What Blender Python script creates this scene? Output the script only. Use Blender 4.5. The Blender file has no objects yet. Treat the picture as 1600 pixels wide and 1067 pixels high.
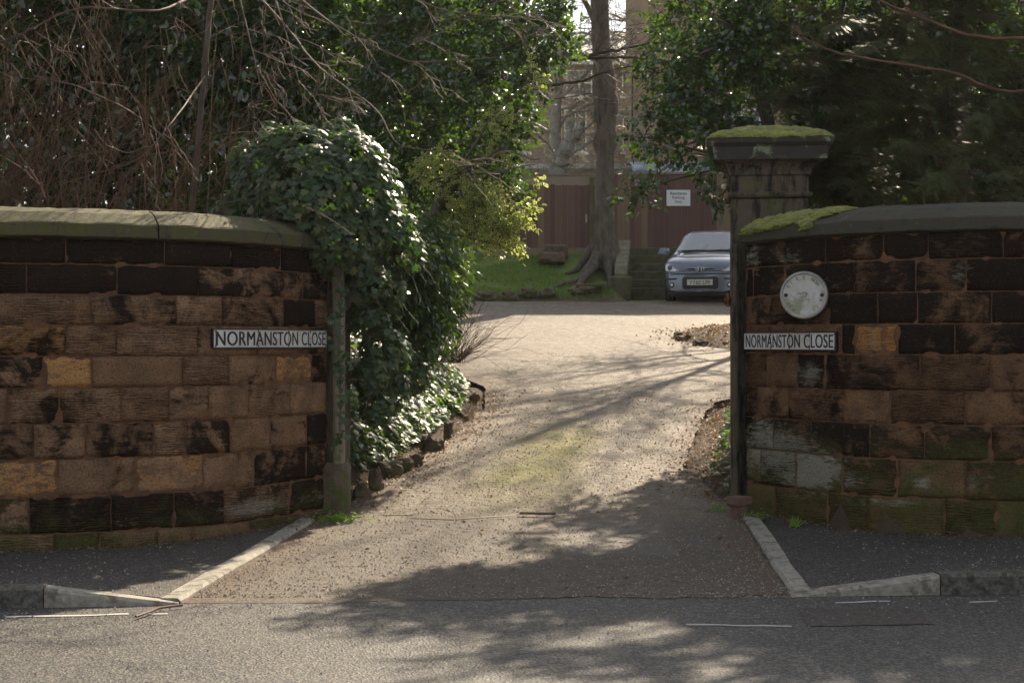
import bpy, math, random
import numpy as np
from mathutils import Vector, Matrix, noise as mn
random.seed(7); rng=np.random.default_rng(7)
S=bpy.context.scene; C=S.collection
# ---------------------------------------------------------------- camera, world, sun, exposure
F=2500.0; CZ=1.6; HY=535.0
cam=bpy.data.cameras.new('camera'); camo=bpy.data.objects.new('camera',cam); C.objects.link(camo); S.camera=camo
camo.location=(0,0,CZ); camo.rotation_euler=(math.pi/2,0,0)
cam.sensor_width=36; cam.lens=F/1600*36; cam.shift_y=(HY-533.5)/1600; cam.clip_end=1500
cam.dof.use_dof=True; cam.dof.focus_distance=13.0; cam.dof.aperture_fstop=6.3
SUN_AZ=math.radians(23); SUN_EL=math.radians(37)
w=bpy.data.worlds.new("World"); S.world=w; w.use_nodes=True
nt=w.node_tree; bg=nt.nodes['Background']; sky=nt.nodes.new('ShaderNodeTexSky'); sky.sky_type='NISHITA'; sky.sun_disc=False
sky.sun_elevation=SUN_EL; sky.sun_rotation=SUN_AZ; sky.dust_density=2.0; hs=nt.nodes.new('ShaderNodeHueSaturation'); hs.inputs['Saturation'].default_value=.38; nt.links.new(sky.outputs[0],hs.inputs['Color']); nt.links.new(hs.outputs[0],bg.inputs[0]); bg.inputs[1].default_value=0.088
sl=bpy.data.lights.new('sun','SUN'); sl.energy=5.0; sl.angle=math.radians(.6); sl.color=(1,.85,.64)
so=bpy.data.objects.new('sun',sl); C.objects.link(so)
sd=Vector((math.sin(SUN_AZ)*math.cos(SUN_EL),math.cos(SUN_AZ)*math.cos(SUN_EL),math.sin(SUN_EL)))
so.rotation_euler=(-sd).to_track_quat('-Z','Y').to_euler(); so.location=sd*60
S.view_settings.view_transform='Standard'; S.view_settings.look='None'; S.view_settings.exposure=1.12; S.view_settings.gamma=1
S.render.resolution_x=1024; S.render.resolution_y=682
# ---------------------------------------------------------------- helpers
def P(px,py,Y): return np.array(((px-800)/F*Y, Y, CZ-(py-HY)/F*Y))
def lin(x,a,b): return min(1.0,max(0.0,(x-a)/(b-a)))
def sst(x,a,b):
    t=lin(x,a,b); return t*t*(3-2*t)
class Acc:
    def __init__(s): s.v=[];s.f=[];s.n=0;s.uv=[];s.col=[];s.mi=[]
    def add(s,V,faces,mi=0,uv=None,col=None):
        V=np.asarray(V,float).reshape(-1,3); s.v.append(V)
        faces=[faces] if isinstance(faces,np.ndarray) else [np.array(f) for f in _bysize(faces)]
        for f in faces:
            s.f.append(f+s.n); s.mi.append(np.full(len(f),mi))
        s.uv.append(np.zeros((len(V),2)) if uv is None else np.asarray(uv,float)); s.col.append(np.zeros((len(V),4)) if col is None else np.asarray(col,float))
        s.n+=len(V)
    def build(s,name,mats,parent=None,origin=None,smooth=True,smooth_from=None,label=None,link=True):
        V=np.concatenate(s.v); o=np.zeros(3)
        if parent is not None: o=np.array(parent.get('_o',(0,0,0)),float)
        elif origin is not None: o=np.array(origin,float)
        me=bpy.data.meshes.new(name); me.vertices.add(len(V)); me.vertices.foreach_set('co',(V-o).ravel())
        tot=np.concatenate([np.full(len(f),f.shape[1]) for f in s.f]); vi=np.concatenate([f.ravel() for f in s.f])
        me.loops.add(len(vi)); me.loops.foreach_set('vertex_index',vi.astype(np.int32))
        me.polygons.add(len(tot)); st=np.concatenate(([0],np.cumsum(tot)[:-1]))
        me.polygons.foreach_set('loop_start',st.astype(np.int32))
        me.polygons.foreach_set('material_index',np.concatenate(s.mi).astype(np.int32))
        me.polygons.foreach_set('use_smooth',np.full(len(tot),bool(smooth)))
        uvl=me.uv_layers.new(name='UVMap'); U=np.concatenate(s.uv)[vi]; uvl.data.foreach_set('uv',U.ravel())
        cl=np.concatenate(s.col)
        if cl.any():
            a=me.color_attributes.new('blk','FLOAT_COLOR','POINT'); a.data.foreach_set('color',cl.ravel())
        me.update(calc_edges=True); me.validate()
        for m in (mats if isinstance(mats,(list,tuple)) else [mats]): me.materials.append(m)
        ob=bpy.data.objects.new(name,me)
        if link: C.objects.link(ob)
        if parent is not None: ob.parent=parent; ob['_o']=tuple(o)
        else: ob.location=o; ob['_o']=tuple(o)
        if label: ob['label']=label
        return ob
def _bysize(fs):
    d={}
    for f in fs: d.setdefault(len(f),[]).append(f)
    return list(d.values())
def tag(o,label,cat,group=None,kind=None):
    o['label']=label; o['category']=cat
    if group: o['group']=group
    if kind: o['kind']=kind
    return o
def struct(o,label=None): 
    o['kind']='structure'
    if label: o['label']=label
    return o
def thing(name,label,cat,loc=(0,0,0),rz=0,group=None):
    o=bpy.data.objects.new(name,None); C.objects.link(o); o.location=loc; o.rotation_euler=(0,0,rz)
    o['_o']=tuple(float(v) for v in loc) if rz==0 else (0.,0.,0.); o.empty_display_size=.2
    return tag(o,label,cat,group)
BF=[(0,1,3,2),(4,6,7,5),(0,4,5,1),(2,3,7,6),(0,2,6,4),(1,5,7,3)]
def box(a,x0,x1,y0,y1,z0,z1,mi=0,col=None,uv=None):
    V=[(x,y,z) for x in (x0,x1) for y in (y0,y1) for z in (z0,z1)]
    a.add(V,BF,mi,uv,None if col is None else [col]*8)
def rbox(a,c,h,M=None,bev=.01,mi=0,col=None,jit=0):
    # bevelled box: each corner cut into a small triangle
    V=[];idx={}
    for sx in(-1,1):
        for sy in(-1,1):
            for sz in(-1,1):
                for ax in range(3):
                    p=[sx*h[0],sy*h[1],sz*h[2]]; q=[sx,sy,sz]
                    for k in range(3):
                        if k!=ax: p[k]-=q[k]*bev
                    idx[(sx,sy,sz,ax)]=len(V); V.append(p)
    Fc=[]
    for ax in range(3):
        o=[k for k in range(3) if k!=ax]
        for s in(-1,1):
            f=[]
            for a1,a2 in((-1,-1),(1,-1),(1,1),(-1,1)):
                q=[0,0,0]; q[ax]=s;q[o[0]]=a1;q[o[1]]=a2; f.append(idx[(*q,ax)])
            Fc.append(f if (s>0)==(ax!=1) else f[::-1])
        for s1 in(-1,1):
            for s2 in(-1,1):
                q1=[0,0,0];q2=[0,0,0];q1[o[0]]=q2[o[0]]=s1;q1[o[1]]=q2[o[1]]=s2;q1[ax]=-1;q2[ax]=1
                Fc.append([idx[(*q1,o[0])],idx[(*q2,o[0])],idx[(*q2,o[1])],idx[(*q1,o[1])]])
    for sx in(-1,1):
        for sy in(-1,1):
            for sz in(-1,1): Fc.append([idx[(sx,sy,sz,k)] for k in range(3)])
    V=np.array(V,float)
    if jit: V+=rng.normal(0,jit,V.shape)
    if M is not None: V=V@np.array(M.to_3x3()).T
    a.add(V+np.array(c),Fc,mi,None,None if col is None else [col]*len(V))
def tube(a,pts,rad,n=4,mi=0,cap=False):
    pts=np.asarray(pts,float); k=len(pts)
    T=np.gradient(pts,axis=0); T/=np.linalg.norm(T,axis=1)[:,None]+1e-9
    ref=np.array((0,0,1.)) if abs(T[0][2])<.9 else np.array((1.,0,0))
    A=np.cross(T,ref); A/=np.linalg.norm(A,axis=1)[:,None]+1e-9; B=np.cross(T,A)
    r=np.broadcast_to(np.asarray(rad,float),(k,))
    th=np.arange(n)/n*2*math.pi
    V=pts[:,None,:]+r[:,None,None]*(np.cos(th)[None,:,None]*A[:,None,:]+np.sin(th)[None,:,None]*B[:,None,:])
    i=np.arange(k-1)[:,None]*n; j=np.arange(n)[None,:]; j2=(j+1)%n
    f=np.stack((i+j,i+j2,i+n+j2,i+n+j),-1).reshape(-1,4)
    u=np.stack((np.broadcast_to(th,(k,n)),np.broadcast_to(np.linspace(0,1,k)[:,None],(k,n))),-1).reshape(-1,2)
    a.add(V.reshape(-1,3),f,mi,u)
    if cap:
        a.add(V[-1],[list(range(n))],mi); a.add(V[0],[list(range(n))[::-1]],mi)
def lathe(a,prof,n=24,c=(0,0,0),M=None,mi=0):
    prof=np.array(prof,float); th=np.arange(n)/n*2*math.pi
    V=np.stack((prof[:,0][:,None]*np.cos(th),prof[:,0][:,None]*np.sin(th),np.broadcast_to(prof[:,1][:,None],(len(prof),n))),-1).reshape(-1,3)
    if M is not None: V=V@np.array(M.to_3x3()).T
    k=len(prof); i=np.arange(k-1)[:,None]*n; j=np.arange(n)[None,:]; j2=(j+1)%n
    a.add(V+np.array(c),np.stack((i+j,i+j2,i+n+j2,i+n+j),-1).reshape(-1,4),mi)
def grid(a,nu,nv,fn,mi=0,colf=None):
    V=[];U=[];Cc=[]
    for i in range(nu+1):
        for j in range(nv+1):
            r=fn(i/nu,j/nv); V.append(r[:3]); U.append(r[3:5] if len(r)>=5 else (i/nu,j/nv))
            if colf: Cc.append(colf(i/nu,j/nv))
    i=np.arange(nu)[:,None]*(nv+1); j=np.arange(nv)[None,:]
    a.add(V,np.stack((i+j,i+nv+1+j,i+nv+2+j,i+j+1),-1).reshape(-1,4),mi,U,Cc if colf else None)
def unit(v): return v/(np.linalg.norm(v,axis=-1,keepdims=True)+1e-9)
def leaves(a,pts,nrm,axis,size,tmpl,mi=None):
    V,Fc,Mi=tmpl; pts=np.asarray(pts); n=unit(nrm); b=unit(np.cross(axis,n)); ax=np.cross(n,b)
    size=np.broadcast_to(size,(len(pts),))[:,None,None]; V=np.asarray(V,float)
    W=pts[:,None,:]+size*(V[None,:,0:1]*b[:,None,:]+V[None,:,1:2]*ax[:,None,:]+V[None,:,2:3]*n[:,None,:])
    off=(np.arange(len(pts))*len(V))[:,None,None]
    Fc=np.array(Fc); Mi=np.array(Mi)
    base=a.n; a.v.append(W.reshape(-1,3)); a.uv.append(np.tile(V[:,:2],(len(pts),1))); a.col.append(np.zeros((len(pts)*len(V),4))); a.n+=len(pts)*len(V)
    a.f.append((Fc[None]+off).reshape(-1,Fc.shape[1])+base); a.mi.append(np.tile(Mi,len(pts)))
HOLLY=([(0,0,0),(-.3,.25,.1),(-.24,.68,.07),(0,1,-.06),(.24,.68,.07),(.3,.25,.1),(0,.5,-.03)],[(0,1,6),(1,2,6),(2,3,6),(0,6,5),(5,6,4),(4,6,3)],[0]*6)
def varieg():
    o=[(0,0),(-.3,.25),(-.25,.7),(0,1),(.25,.7),(.3,.25)]; V=[(x,y,abs(x)*.3) for x,y in o]+[(x*.6,.5+(y-.5)*.66,abs(x)*.2) for x,y in o]+[(0,.5,-.02)]
    Fc=[];M=[]
    for i in range(6):
        j=(i+1)%6; Fc+=[(i,j,6+j),(i,6+j,6+i),(6+i,6+j,12)]; M+=[1,1,0]
    return V,Fc,M
VARI=varieg()
_iv=[(0,.0),(-.26,-.16),(-.6,.06),(-.34,.3),(-.5,.6),(-.19,.56),(0,1.0),(.19,.56),(.5,.6),(.34,.3),(.6,.06),(.26,-.16)]
IVY=([(x,y,-.12*abs(x)-.1*max(0,y-.5)) for x,y in _iv]+[(0,.32,.05)],[(i,(i+1)%12,12) for i in range(12)],[0]*12)
LONG=([(0,0,0),(-.13,.25,.04),(-.15,.55,.0),(-.08,.82,-.1),(0,1,-.2),(.08,.82,-.1),(.15,.55,0),(.13,.25,.04),(0,.5,.0-.03)],[(i,(i+1)%8,8) for i in range(8)],[0]*8)
def yewt():
    V=[];Fc=[]
    for k in range(11):
        y=.04+k*.088; L=.17*math.sin(min(1,.35+k/11*1.0)*math.pi*.82)+.05
        for s in(-1,1):
            i=len(V); V+=[(0,y-.01,0),(0,y+.065,0),(s*L,y+.11,-.03)]; Fc.append((i,i+1,i+2))
    i=len(V); V+=[(-.008,0,0),(.008,0,0),(0,1,-.04)]; Fc.append((i,i+1,i+2))
    return V,Fc,[0]*(len(Fc)-1)+[1]
YEW=yewt()
BLADE=([(-.06,0,0),(.06,0,0),(0,1,.15)],[(0,1,2)],[0])
def wob(p,f,ph=0):
    return (np.sin(p[:,0]*f+ph)*np.sin(p[:,1]*f*1.3+1.7*ph)+np.sin(p[:,2]*f*1.1+2.1+ph)*np.sin(p[:,0]*f*.7+p[:,1]*f*.9+ph)+.5*np.sin(p[:,2]*f*2.3+p[:,0]*f*1.9))/2
def crown(blobs,ncl,per,spread=.1,inner=.45,cull=-.35,freq=3.2,seed=1):
    """clusters in a set of ellipsoids; returns leaf points, outward directions, cluster centres"""
    r=np.random.default_rng(seed); B=np.array(blobs,float)
    wt=B[:,3]*B[:,4]+B[:,4]*B[:,5]+B[:,3]*B[:,5]; wt/=wt.sum()
    bi=r.choice(len(B),ncl,p=wt); u=unit(r.normal(size=(ncl,3))); rr=(inner+(1.06-inner)*r.random(ncl)**.6)[:,None]
    c=B[bi,:3]+u*rr*B[bi,3:6]
    keep=wob(c,freq,seed)>cull; c=c[keep]; u=u[keep]
    out=unit(u+r.normal(0,.5,u.shape))
    t=np.repeat(np.arange(len(c)),per)
    k=len(t); pos=c[t]+out[t]*(r.random((k,1))*spread*2.0)+r.normal(0,spread*.35,(k,3))
    return pos,out[t],c,out,r
def pblob(px,py,rpx,Y,rz=None,ry=None):
    p=P(px,py,Y); m=rpx/F*Y; return (p[0],p[1],p[2],m,ry if ry else m*.9,(rz/F*Y) if rz else m)
# ---------------------------------------------------------------- materials
def M_(name): 
    m=bpy.data.materials.new(name); m.use_nodes=True; t=m.node_tree; return m,t,t.nodes,t.links,t.nodes['Principled BSDF']
def N(t,ty,**k):
    n=t.nodes.new('ShaderNode'+ty)
    for a,b in k.items():
        if a.startswith('i_'):
            key=a[2:]; key=int(key) if key.isdigit() else key.replace('_',' '); n.inputs[key].default_value=b
        else: setattr(n,a,b)
    return n
def coords(t,src='Object',scale=None):
    tc=N(t,'TexCoord'); o=tc.outputs[src]
    if scale:
        mp=N(t,'Mapping'); mp.inputs['Scale'].default_value=scale; t.links.new(o,mp.inputs[0]); return mp.outputs[0]
    return o
def noi(t,vec,sc,det=4,rough=.6,dist=0):
    n=N(t,'TexNoise'); n.inputs['Scale'].default_value=sc; n.inputs['Detail'].default_value=det; n.inputs['Roughness'].default_value=rough; n.inputs['Distortion'].default_value=dist
    t.links.new(vec,n.inputs['Vector']); return n.outputs['Fac']
def ramp(t,fac,a,b,c0=(0,0,0,1),c1=(1,1,1,1)):
    r=N(t,'ValToRGB'); e=r.color_ramp.elements; e[0].position=a;e[1].position=b;e[0].color=c0;e[1].color=c1; t.links.new(fac,r.inputs[0]); return r.outputs[0]
def mixc(t,fac,a,b):
    m=N(t,'Mix',data_type='RGBA'); 
    for s,v in((0,fac),(6,a),(7,b)):
        if isinstance(v,(int,float)): m.inputs[s].default_value=v
        elif isinstance(v,tuple): m.inputs[s].default_value=(*v[:3],1)
        else: t.links.new(v,m.inputs[s])
    return m.outputs[2]
def mth(t,op,a,b=None,c=None,clamp=False):
    m=N(t,'Math',operation=op,use_clamp=clamp)
    for i,v in enumerate((a,b,c)):
        if v is None: continue
        if isinstance(v,(int,float)): m.inputs[i].default_value=v
        else: t.links.new(v,m.inputs[i])
    return m.outputs[0]
def bump(t,bs,h,st,dist=.01,prev=None):
    b=N(t,'Bump'); b.inputs['Strength'].default_value=st; b.inputs['Distance'].default_value=dist; t.links.new(h,b.inputs['Height'])
    if prev is not None: t.links.new(prev,b.inputs['Normal'])
    if bs is not None: t.links.new(b.outputs[0],bs.inputs['Normal'])
    return b.outputs[0]
def simple(name,c1,c2,sc=8,rough=.7,b=.2,bd=.005,metal=0,bsc=None,c3=None,stretch=None,coat=0):
    m,t,n,l,bs=M_(name); v=coords(t,'Object',stretch)
    f=ramp(t,noi(t,v,sc),.35,.65); c=mixc(t,f,c1,c2)
    if c3: c=mixc(t,ramp(t,noi(t,v,sc*.37,5,.7),.52,.62),c,c3)
    l.new(c,bs.inputs['Base Color']); bs.inputs['Roughness'].default_value=rough; bs.inputs['Metallic'].default_value=metal
    if coat: bs.inputs['Coat Weight'].default_value=coat; bs.inputs['Coat Roughness'].default_value=.06
    if b: bump(t,bs,noi(t,v,bsc or sc*4,5,.7),b,bd)
    return m
def leafmat(name,c1,c2,c3=None,trans=.35,tc=(.25,.45,.04),rough=.3,spec=.5):
    m,t,n,l,bs=M_(name); g=N(t,'NewGeometry'); r=g.outputs['Random Per Island']
    c=mixc(t,r,c1,c2)
    if c3: c=mixc(t,ramp(t,r,.8,.86),c,c3)
    l.new(c,bs.inputs['Base Color']); bs.inputs['Roughness'].default_value=rough; bs.inputs['Specular IOR Level'].default_value=spec
    tr=N(t,'BsdfTranslucent'); tr.inputs[0].default_value=(*tc,1); mx=N(t,'MixShader'); mx.inputs[0].default_value=trans
    l.new(bs.outputs[0],mx.inputs[1]); l.new(tr.outputs[0],mx.inputs[2]); l.new(mx.outputs[0],n['Material Output'].inputs[0])
    return m
def stone(name,right=False):
    m,t,n,l,bs=M_(name); uv=N(t,'UVMap').outputs[0]; at=N(t,'Attribute',attribute_name='blk'); sp=N(t,'SeparateColor'); l.new(at.outputs['Color'],sp.inputs[0])
    R,G,B=sp.outputs[0],sp.outputs[1],sp.outputs[2]; A=at.outputs['Alpha']
    def vm(sx,sy): 
        mp=N(t,'Mapping'); mp.inputs['Scale'].default_value=(sx,sy,1); l.new(uv,mp.inputs[0]); return mp.outputs[0]
    n1=noi(t,vm(1,1),5,5,.65); n2=noi(t,vm(1,3.2),9,6,.75); n3=noi(t,vm(1,1),60,3,.7); n4=noi(t,vm(1,1),3.1,6,.7,.6); nst=noi(t,vm(3,.5),5,5,.7)
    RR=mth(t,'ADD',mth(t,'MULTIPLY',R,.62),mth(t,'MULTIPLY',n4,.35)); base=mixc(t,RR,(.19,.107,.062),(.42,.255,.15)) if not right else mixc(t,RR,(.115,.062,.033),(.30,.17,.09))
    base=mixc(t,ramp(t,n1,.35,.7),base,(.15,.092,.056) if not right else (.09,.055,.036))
    och=ramp(t,mth(t,'ADD',mth(t,'ADD',mth(t,'MULTIPLY',n2,.6),mth(t,'MULTIPLY',n4,.5)),mth(t,'MULTIPLY',B,.28)),.735,.80); base=mixc(t,och,base,mixc(t,n1,(.5,.22,.06),(.42,.26,.13)) if not right else (.42,.2,.07))
    soo=ramp(t,mth(t,'ADD',mth(t,'ADD',mth(t,'MULTIPLY',n4,.7),mth(t,'MULTIPLY',n2,.3)),mth(t,'MULTIPLY',G,.36)),.62,.715); base=mixc(t,mth(t,'MULTIPLY',soo,.93),base,(.009,.008,.008))
    uvs=N(t,'SeparateXYZ'); l.new(uv,uvs.inputs[0]); Z=uvs.outputs[1]
    gz=mth(t,'SUBTRACT',(.85 if right else .42),Z); gm=ramp(t,mth(t,'ADD',mth(t,'MULTIPLY',gz,.9),mth(t,'MULTIPLY',mth(t,'SUBTRACT',n4,.5),1.6)),.0,.35)
    base=mixc(t,mth(t,'MULTIPLY',gm,.7),base,mixc(t,n1,(.055,.058,.018),(.15,.145,.05)))
    pl=ramp(t,mth(t,'ADD',mth(t,'MULTIPLY',A,.55),mth(t,'MULTIPLY',n2,1.0)),.70,.90); base=mixc(t,mth(t,'MULTIPLY',pl,.85),base,mixc(t,n3,(.2,.19,.14),(.42,.39,.31)))
    base=mixc(t,mth(t,'MULTIPLY',ramp(t,n3,.48,.66),.6),base,(.03,.02,.015)); base=mixc(t,mth(t,'MULTIPLY',ramp(t,noi(t,vm(1,1),95,2,.6),.6,.72),.13),base,(.5,.36,.24))
    wv=N(t,'TexWave',wave_type='BANDS',bands_direction='Y'); wv.inputs['Scale'].default_value=17; wv.inputs['Distortion'].default_value=7.5; wv.inputs['Detail'].default_value=3; wv.inputs['Detail Scale'].default_value=1.4; l.new(vm(.35,1),wv.inputs['Vector'])
    grv=mth(t,'MULTIPLY',ramp(t,wv.outputs['Fac'],.45,.15),ramp(t,noi(t,vm(1,2),7,5,.7),.42,.6)); gvr=ramp(t,mth(t,'FRACT',mth(t,'MULTIPLY',R,7.3)),.42,.8); base=mixc(t,mth(t,'MULTIPLY',mth(t,'MULTIPLY',grv,gvr),.7),base,(.03,.018,.012))
    base=mixc(t,ramp(t,noi(t,vm(1,1.6),26,4,.7),.62,.72),base,(.04,.026,.018)); base=mixc(t,mth(t,'MULTIPLY',ramp(t,noi(t,vm(1,1),38,4,.8),.6,.75),.5),base,(.36,.25,.16))
    l.new(base,bs.inputs['Base Color']); bs.inputs['Roughness'].default_value=.95; bs.inputs['Specular IOR Level'].default_value=.0
    h=mth(t,'ADD',mth(t,'MULTIPLY',mth(t,'MULTIPLY',wv.outputs['Fac'],mth(t,'MULTIPLY',gvr,ramp(t,n1,.3,.55))),.8),mth(t,'MULTIPLY',n2,.9))
    b1=bump(t,None,h,.9,.012); bump(t,bs,n3,.5,.004,b1)
    return m
mStoneL=stone('sandstone_blocks'); mStoneR=stone('sooty_sandstone_blocks',True)
mMortar=simple('lime_mortar',(.2,.09,.035),(.08,.045,.03),12,.95,.6)
def copemat(nm,a,b,g):
    m,t,n,l,bs=M_(nm); v=coords(t,'Object'); n1=noi(t,v,3.5,6,.7); st=noi(t,coords(t,'Object',(9,9,1.2)),3,5,.7); n3=noi(t,v,70,3)
    c=mixc(t,n1,a,b); c=mixc(t,mth(t,'MULTIPLY',ramp(t,st,.38,.6),.85),c,g); c=mixc(t,ramp(t,noi(t,v,11,6,.8),.62,.66),c,(.2,.19,.15)); c=mixc(t,ramp(t,noi(t,v,5,6,.8),.56,.64),c,(.03,.027,.02)); c=mixc(t,mth(t,'MULTIPLY',n3,.5),c,(.03,.028,.022))
    l.new(c,bs.inputs['Base Color']); bs.inputs['Roughness'].default_value=.85; b1=bump(t,None,noi(t,v,14,6,.75),.7,.012); bump(t,bs,n3,.4,.003,b1); return m
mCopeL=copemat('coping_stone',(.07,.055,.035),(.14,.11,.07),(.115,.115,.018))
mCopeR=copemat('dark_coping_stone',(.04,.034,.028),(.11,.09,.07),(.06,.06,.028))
def piermat():
    m,t,n,l,bs=M_('pier_stone'); v=coords(t,'Object'); n1=noi(t,v,3,6,.7,.5); n2=noi(t,coords(t,'Object',(5,5,.8)),3,6,.7); n3=noi(t,v,80,3)
    c=mixc(t,n1,(.05,.038,.027),(.16,.12,.078)); c=mixc(t,ramp(t,n2,.47,.6),c,(.015,.013,.012)); c=mixc(t,mth(t,'MULTIPLY',ramp(t,noi(t,v,2.3,5,.7),.55,.68),.7),c,(.11,.12,.035))
    l.new(c,bs.inputs['Base Color']); bs.inputs['Roughness'].default_value=.88; b1=bump(t,None,n1,.5,.02); bump(t,bs,n3,.5,.004,b1); return m
mPier=piermat()
def capmat():
    m,t,n,l,bs=M_('cap_stone'); v=coords(t,'Object'); n1=noi(t,v,4,6,.7,.5); n3=noi(t,v,80,3)
    c=mixc(t,n1,(.028,.025,.024),(.07,.058,.048)); c=mixc(t,ramp(t,noi(t,v,5.5,6,.72,.8),.56,.63),c,(.2,.25,.15)); 
    l.new(c,bs.inputs['Base Color']); bs.inputs['Roughness'].default_value=.9; b1=bump(t,None,n1,.5,.015); bump(t,bs,n3,.5,.004,b1); return m
mCap=capmat()
def mossmat():
    m,t,n,l,bs=M_('moss'); v=coords(t,'Object'); c=mixc(t,ramp(t,noi(t,v,9,5,.7),.35,.65),(.13,.16,.012),(.42,.42,.03)); c=mixc(t,ramp(t,noi(t,v,40,3),.5,.8),c,(.5,.45,.07)); c=mixc(t,ramp(t,noi(t,v,6.5,5,.75),.58,.66),c,(.11,.075,.03))
    l.new(c,bs.inputs['Base Color']); bs.inputs['Roughness'].default_value=.95; bs.inputs['Sheen Weight'].default_value=.3; b1=bump(t,None,noi(t,v,26,5,.75),1,.03); bump(t,bs,noi(t,v,160,3,.7),.9,.008,b1); return m
mMoss=mossmat()
def drivemat():
    m,t,n,l,bs=M_('worn_gravelly_tarmac'); v=coords(t,'Object'); uv=N(t,'UVMap').outputs[0]; s=N(t,'SeparateXYZ'); l.new(uv,s.inputs[0]); U=s.outputs[0]; Yy=s.outputs[1]
    n1=noi(t,v,1.1,6,.7,.3); n2=noi(t,v,6,6,.75); n3=noi(t,v,55,4,.8); vo=N(t,'TexVoronoi'); vo.inputs['Scale'].default_value=48; l.new(v,vo.inputs['Vector'])
    c=mixc(t,ramp(t,n1,.35,.65),(.225,.185,.138),(.35,.295,.225)); c=mixc(t,ramp(t,n2,.42,.62),c,(.15,.112,.078))
    n4=noi(t,v,19,4,.8); c=mixc(t,mth(t,'MULTIPLY',ramp(t,n4,.52,.66),.65),c,(.42,.36,.28)); c=mixc(t,mth(t,'MULTIPLY',ramp(t,n4,.46,.34),.6),c,(.09,.065,.045)); c=mixc(t,mth(t,'MULTIPLY',ramp(t,n3,.5,.62),.75),c,(.06,.045,.032))
    # lower apron by the road: darker and dirtier
    ap=ramp(t,mth(t,'ADD',mth(t,'MULTIPLY',mth(t,'SUBTRACT',13.6,Yy),.55),mth(t,'SUBTRACT',n1,.5)),.0,.5); c=mixc(t,mth(t,'MULTIPLY',ap,.72),c,mixc(t,ramp(t,mth(t,'ADD',mth(t,'MULTIPLY',n2,.5),mth(t,'MULTIPLY',n4,.5)),.42,.6),(.035,.03,.026),(.13,.105,.082)))
    ox=N(t,'SeparateXYZ'); l.new(v,ox.inputs[0]); wb=mth(t,'MULTIPLY',mth(t,'SUBTRACT',n2,.5),.16)
    rx=ramp(t,mth(t,'ADD',mth(t,'ABSOLUTE',mth(t,'SUBTRACT',ox.outputs[0],.78)),wb),.40,.43,(1,1,1,1),(0,0,0,1)); ry=ramp(t,mth(t,'ADD',mth(t,'ABSOLUTE',mth(t,'SUBTRACT',ox.outputs[1],12.25)),wb),.68,.72,(1,1,1,1),(0,0,0,1)); c=mixc(t,mth(t,'MULTIPLY',mth(t,'MULTIPLY',rx,ry),.5),c,mixc(t,n3,(.09,.078,.068),(.2,.175,.15)))
    cr=N(t,'TexVoronoi',feature='DISTANCE_TO_EDGE'); cr.inputs['Scale'].default_value=.9; dv=N(t,'VectorMath',operation='ADD'); nd_=N(t,'TexNoise'); nd_.inputs['Scale'].default_value=3; l.new(v,nd_.inputs['Vector']); l.new(v,dv.inputs[0]); l.new(nd_.outputs['Color'],dv.inputs[1]); l.new(dv.outputs[0],cr.inputs['Vector']); ck=mth(t,'MULTIPLY',ramp(t,cr.outputs['Distance'],.004,.014,(1,1,1,1),(0,0,0,1)),ramp(t,n1,.5,.6)); c=mixc(t,mth(t,'MULTIPLY',ck,.8),c,(.03,.022,.016))
    # dirt edges
    ed=ramp(t,mth(t,'ADD',mth(t,'ABSOLUTE',mth(t,'SUBTRACT',U,.5)),mth(t,'MULTIPLY',mth(t,'SUBTRACT',n2,.5),.25)),.40,.49); c=mixc(t,mth(t,'MULTIPLY',ed,.8),c,(.12,.075,.045))
    # moss along the crown of the drive
    mo=mth(t,'MULTIPLY',ramp(t,mth(t,'ABSOLUTE',mth(t,'SUBTRACT',U,.46)),.08,.22,(1,1,1,1),(0,0,0,1)),ramp(t,mth(t,'MULTIPLY',mth(t,'ABSOLUTE',mth(t,'SUBTRACT',Yy,15.9)),.3),.3,.75,(1,1,1,1),(0,0,0,1)))
    mo=mth(t,'MULTIPLY',mo,ramp(t,noi(t,v,2.6,6,.8),.33,.52)); c=mixc(t,mth(t,'MULTIPLY',mo,.9),c,(.22,.195,.04))
    m2=mth(t,'MULTIPLY',ramp(t,Yy,31.5/40,.86),ramp(t,n1,.4,.6)); 
    fr=mth(t,'MULTIPLY',ramp(t,mth(t,'DIVIDE',Yy,40),.79,.86),ramp(t,noi(t,v,1.7,6,.8),.45,.62)); c=mixc(t,mth(t,'MULTIPLY',fr,.7),c,(.07,.075,.02))
    l.new(c,bs.inputs['Base Color']); bs.inputs['Roughness'].default_value=.72; bs.inputs['Specular IOR Level'].default_value=.35
    b0=bump(t,None,n2,.8,.05); b1=bump(t,None,vo.outputs['Distance'],.6,.005,b0); bump(t,bs,n3,.8,.006,b1); return m
mDrive=drivemat()
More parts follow.
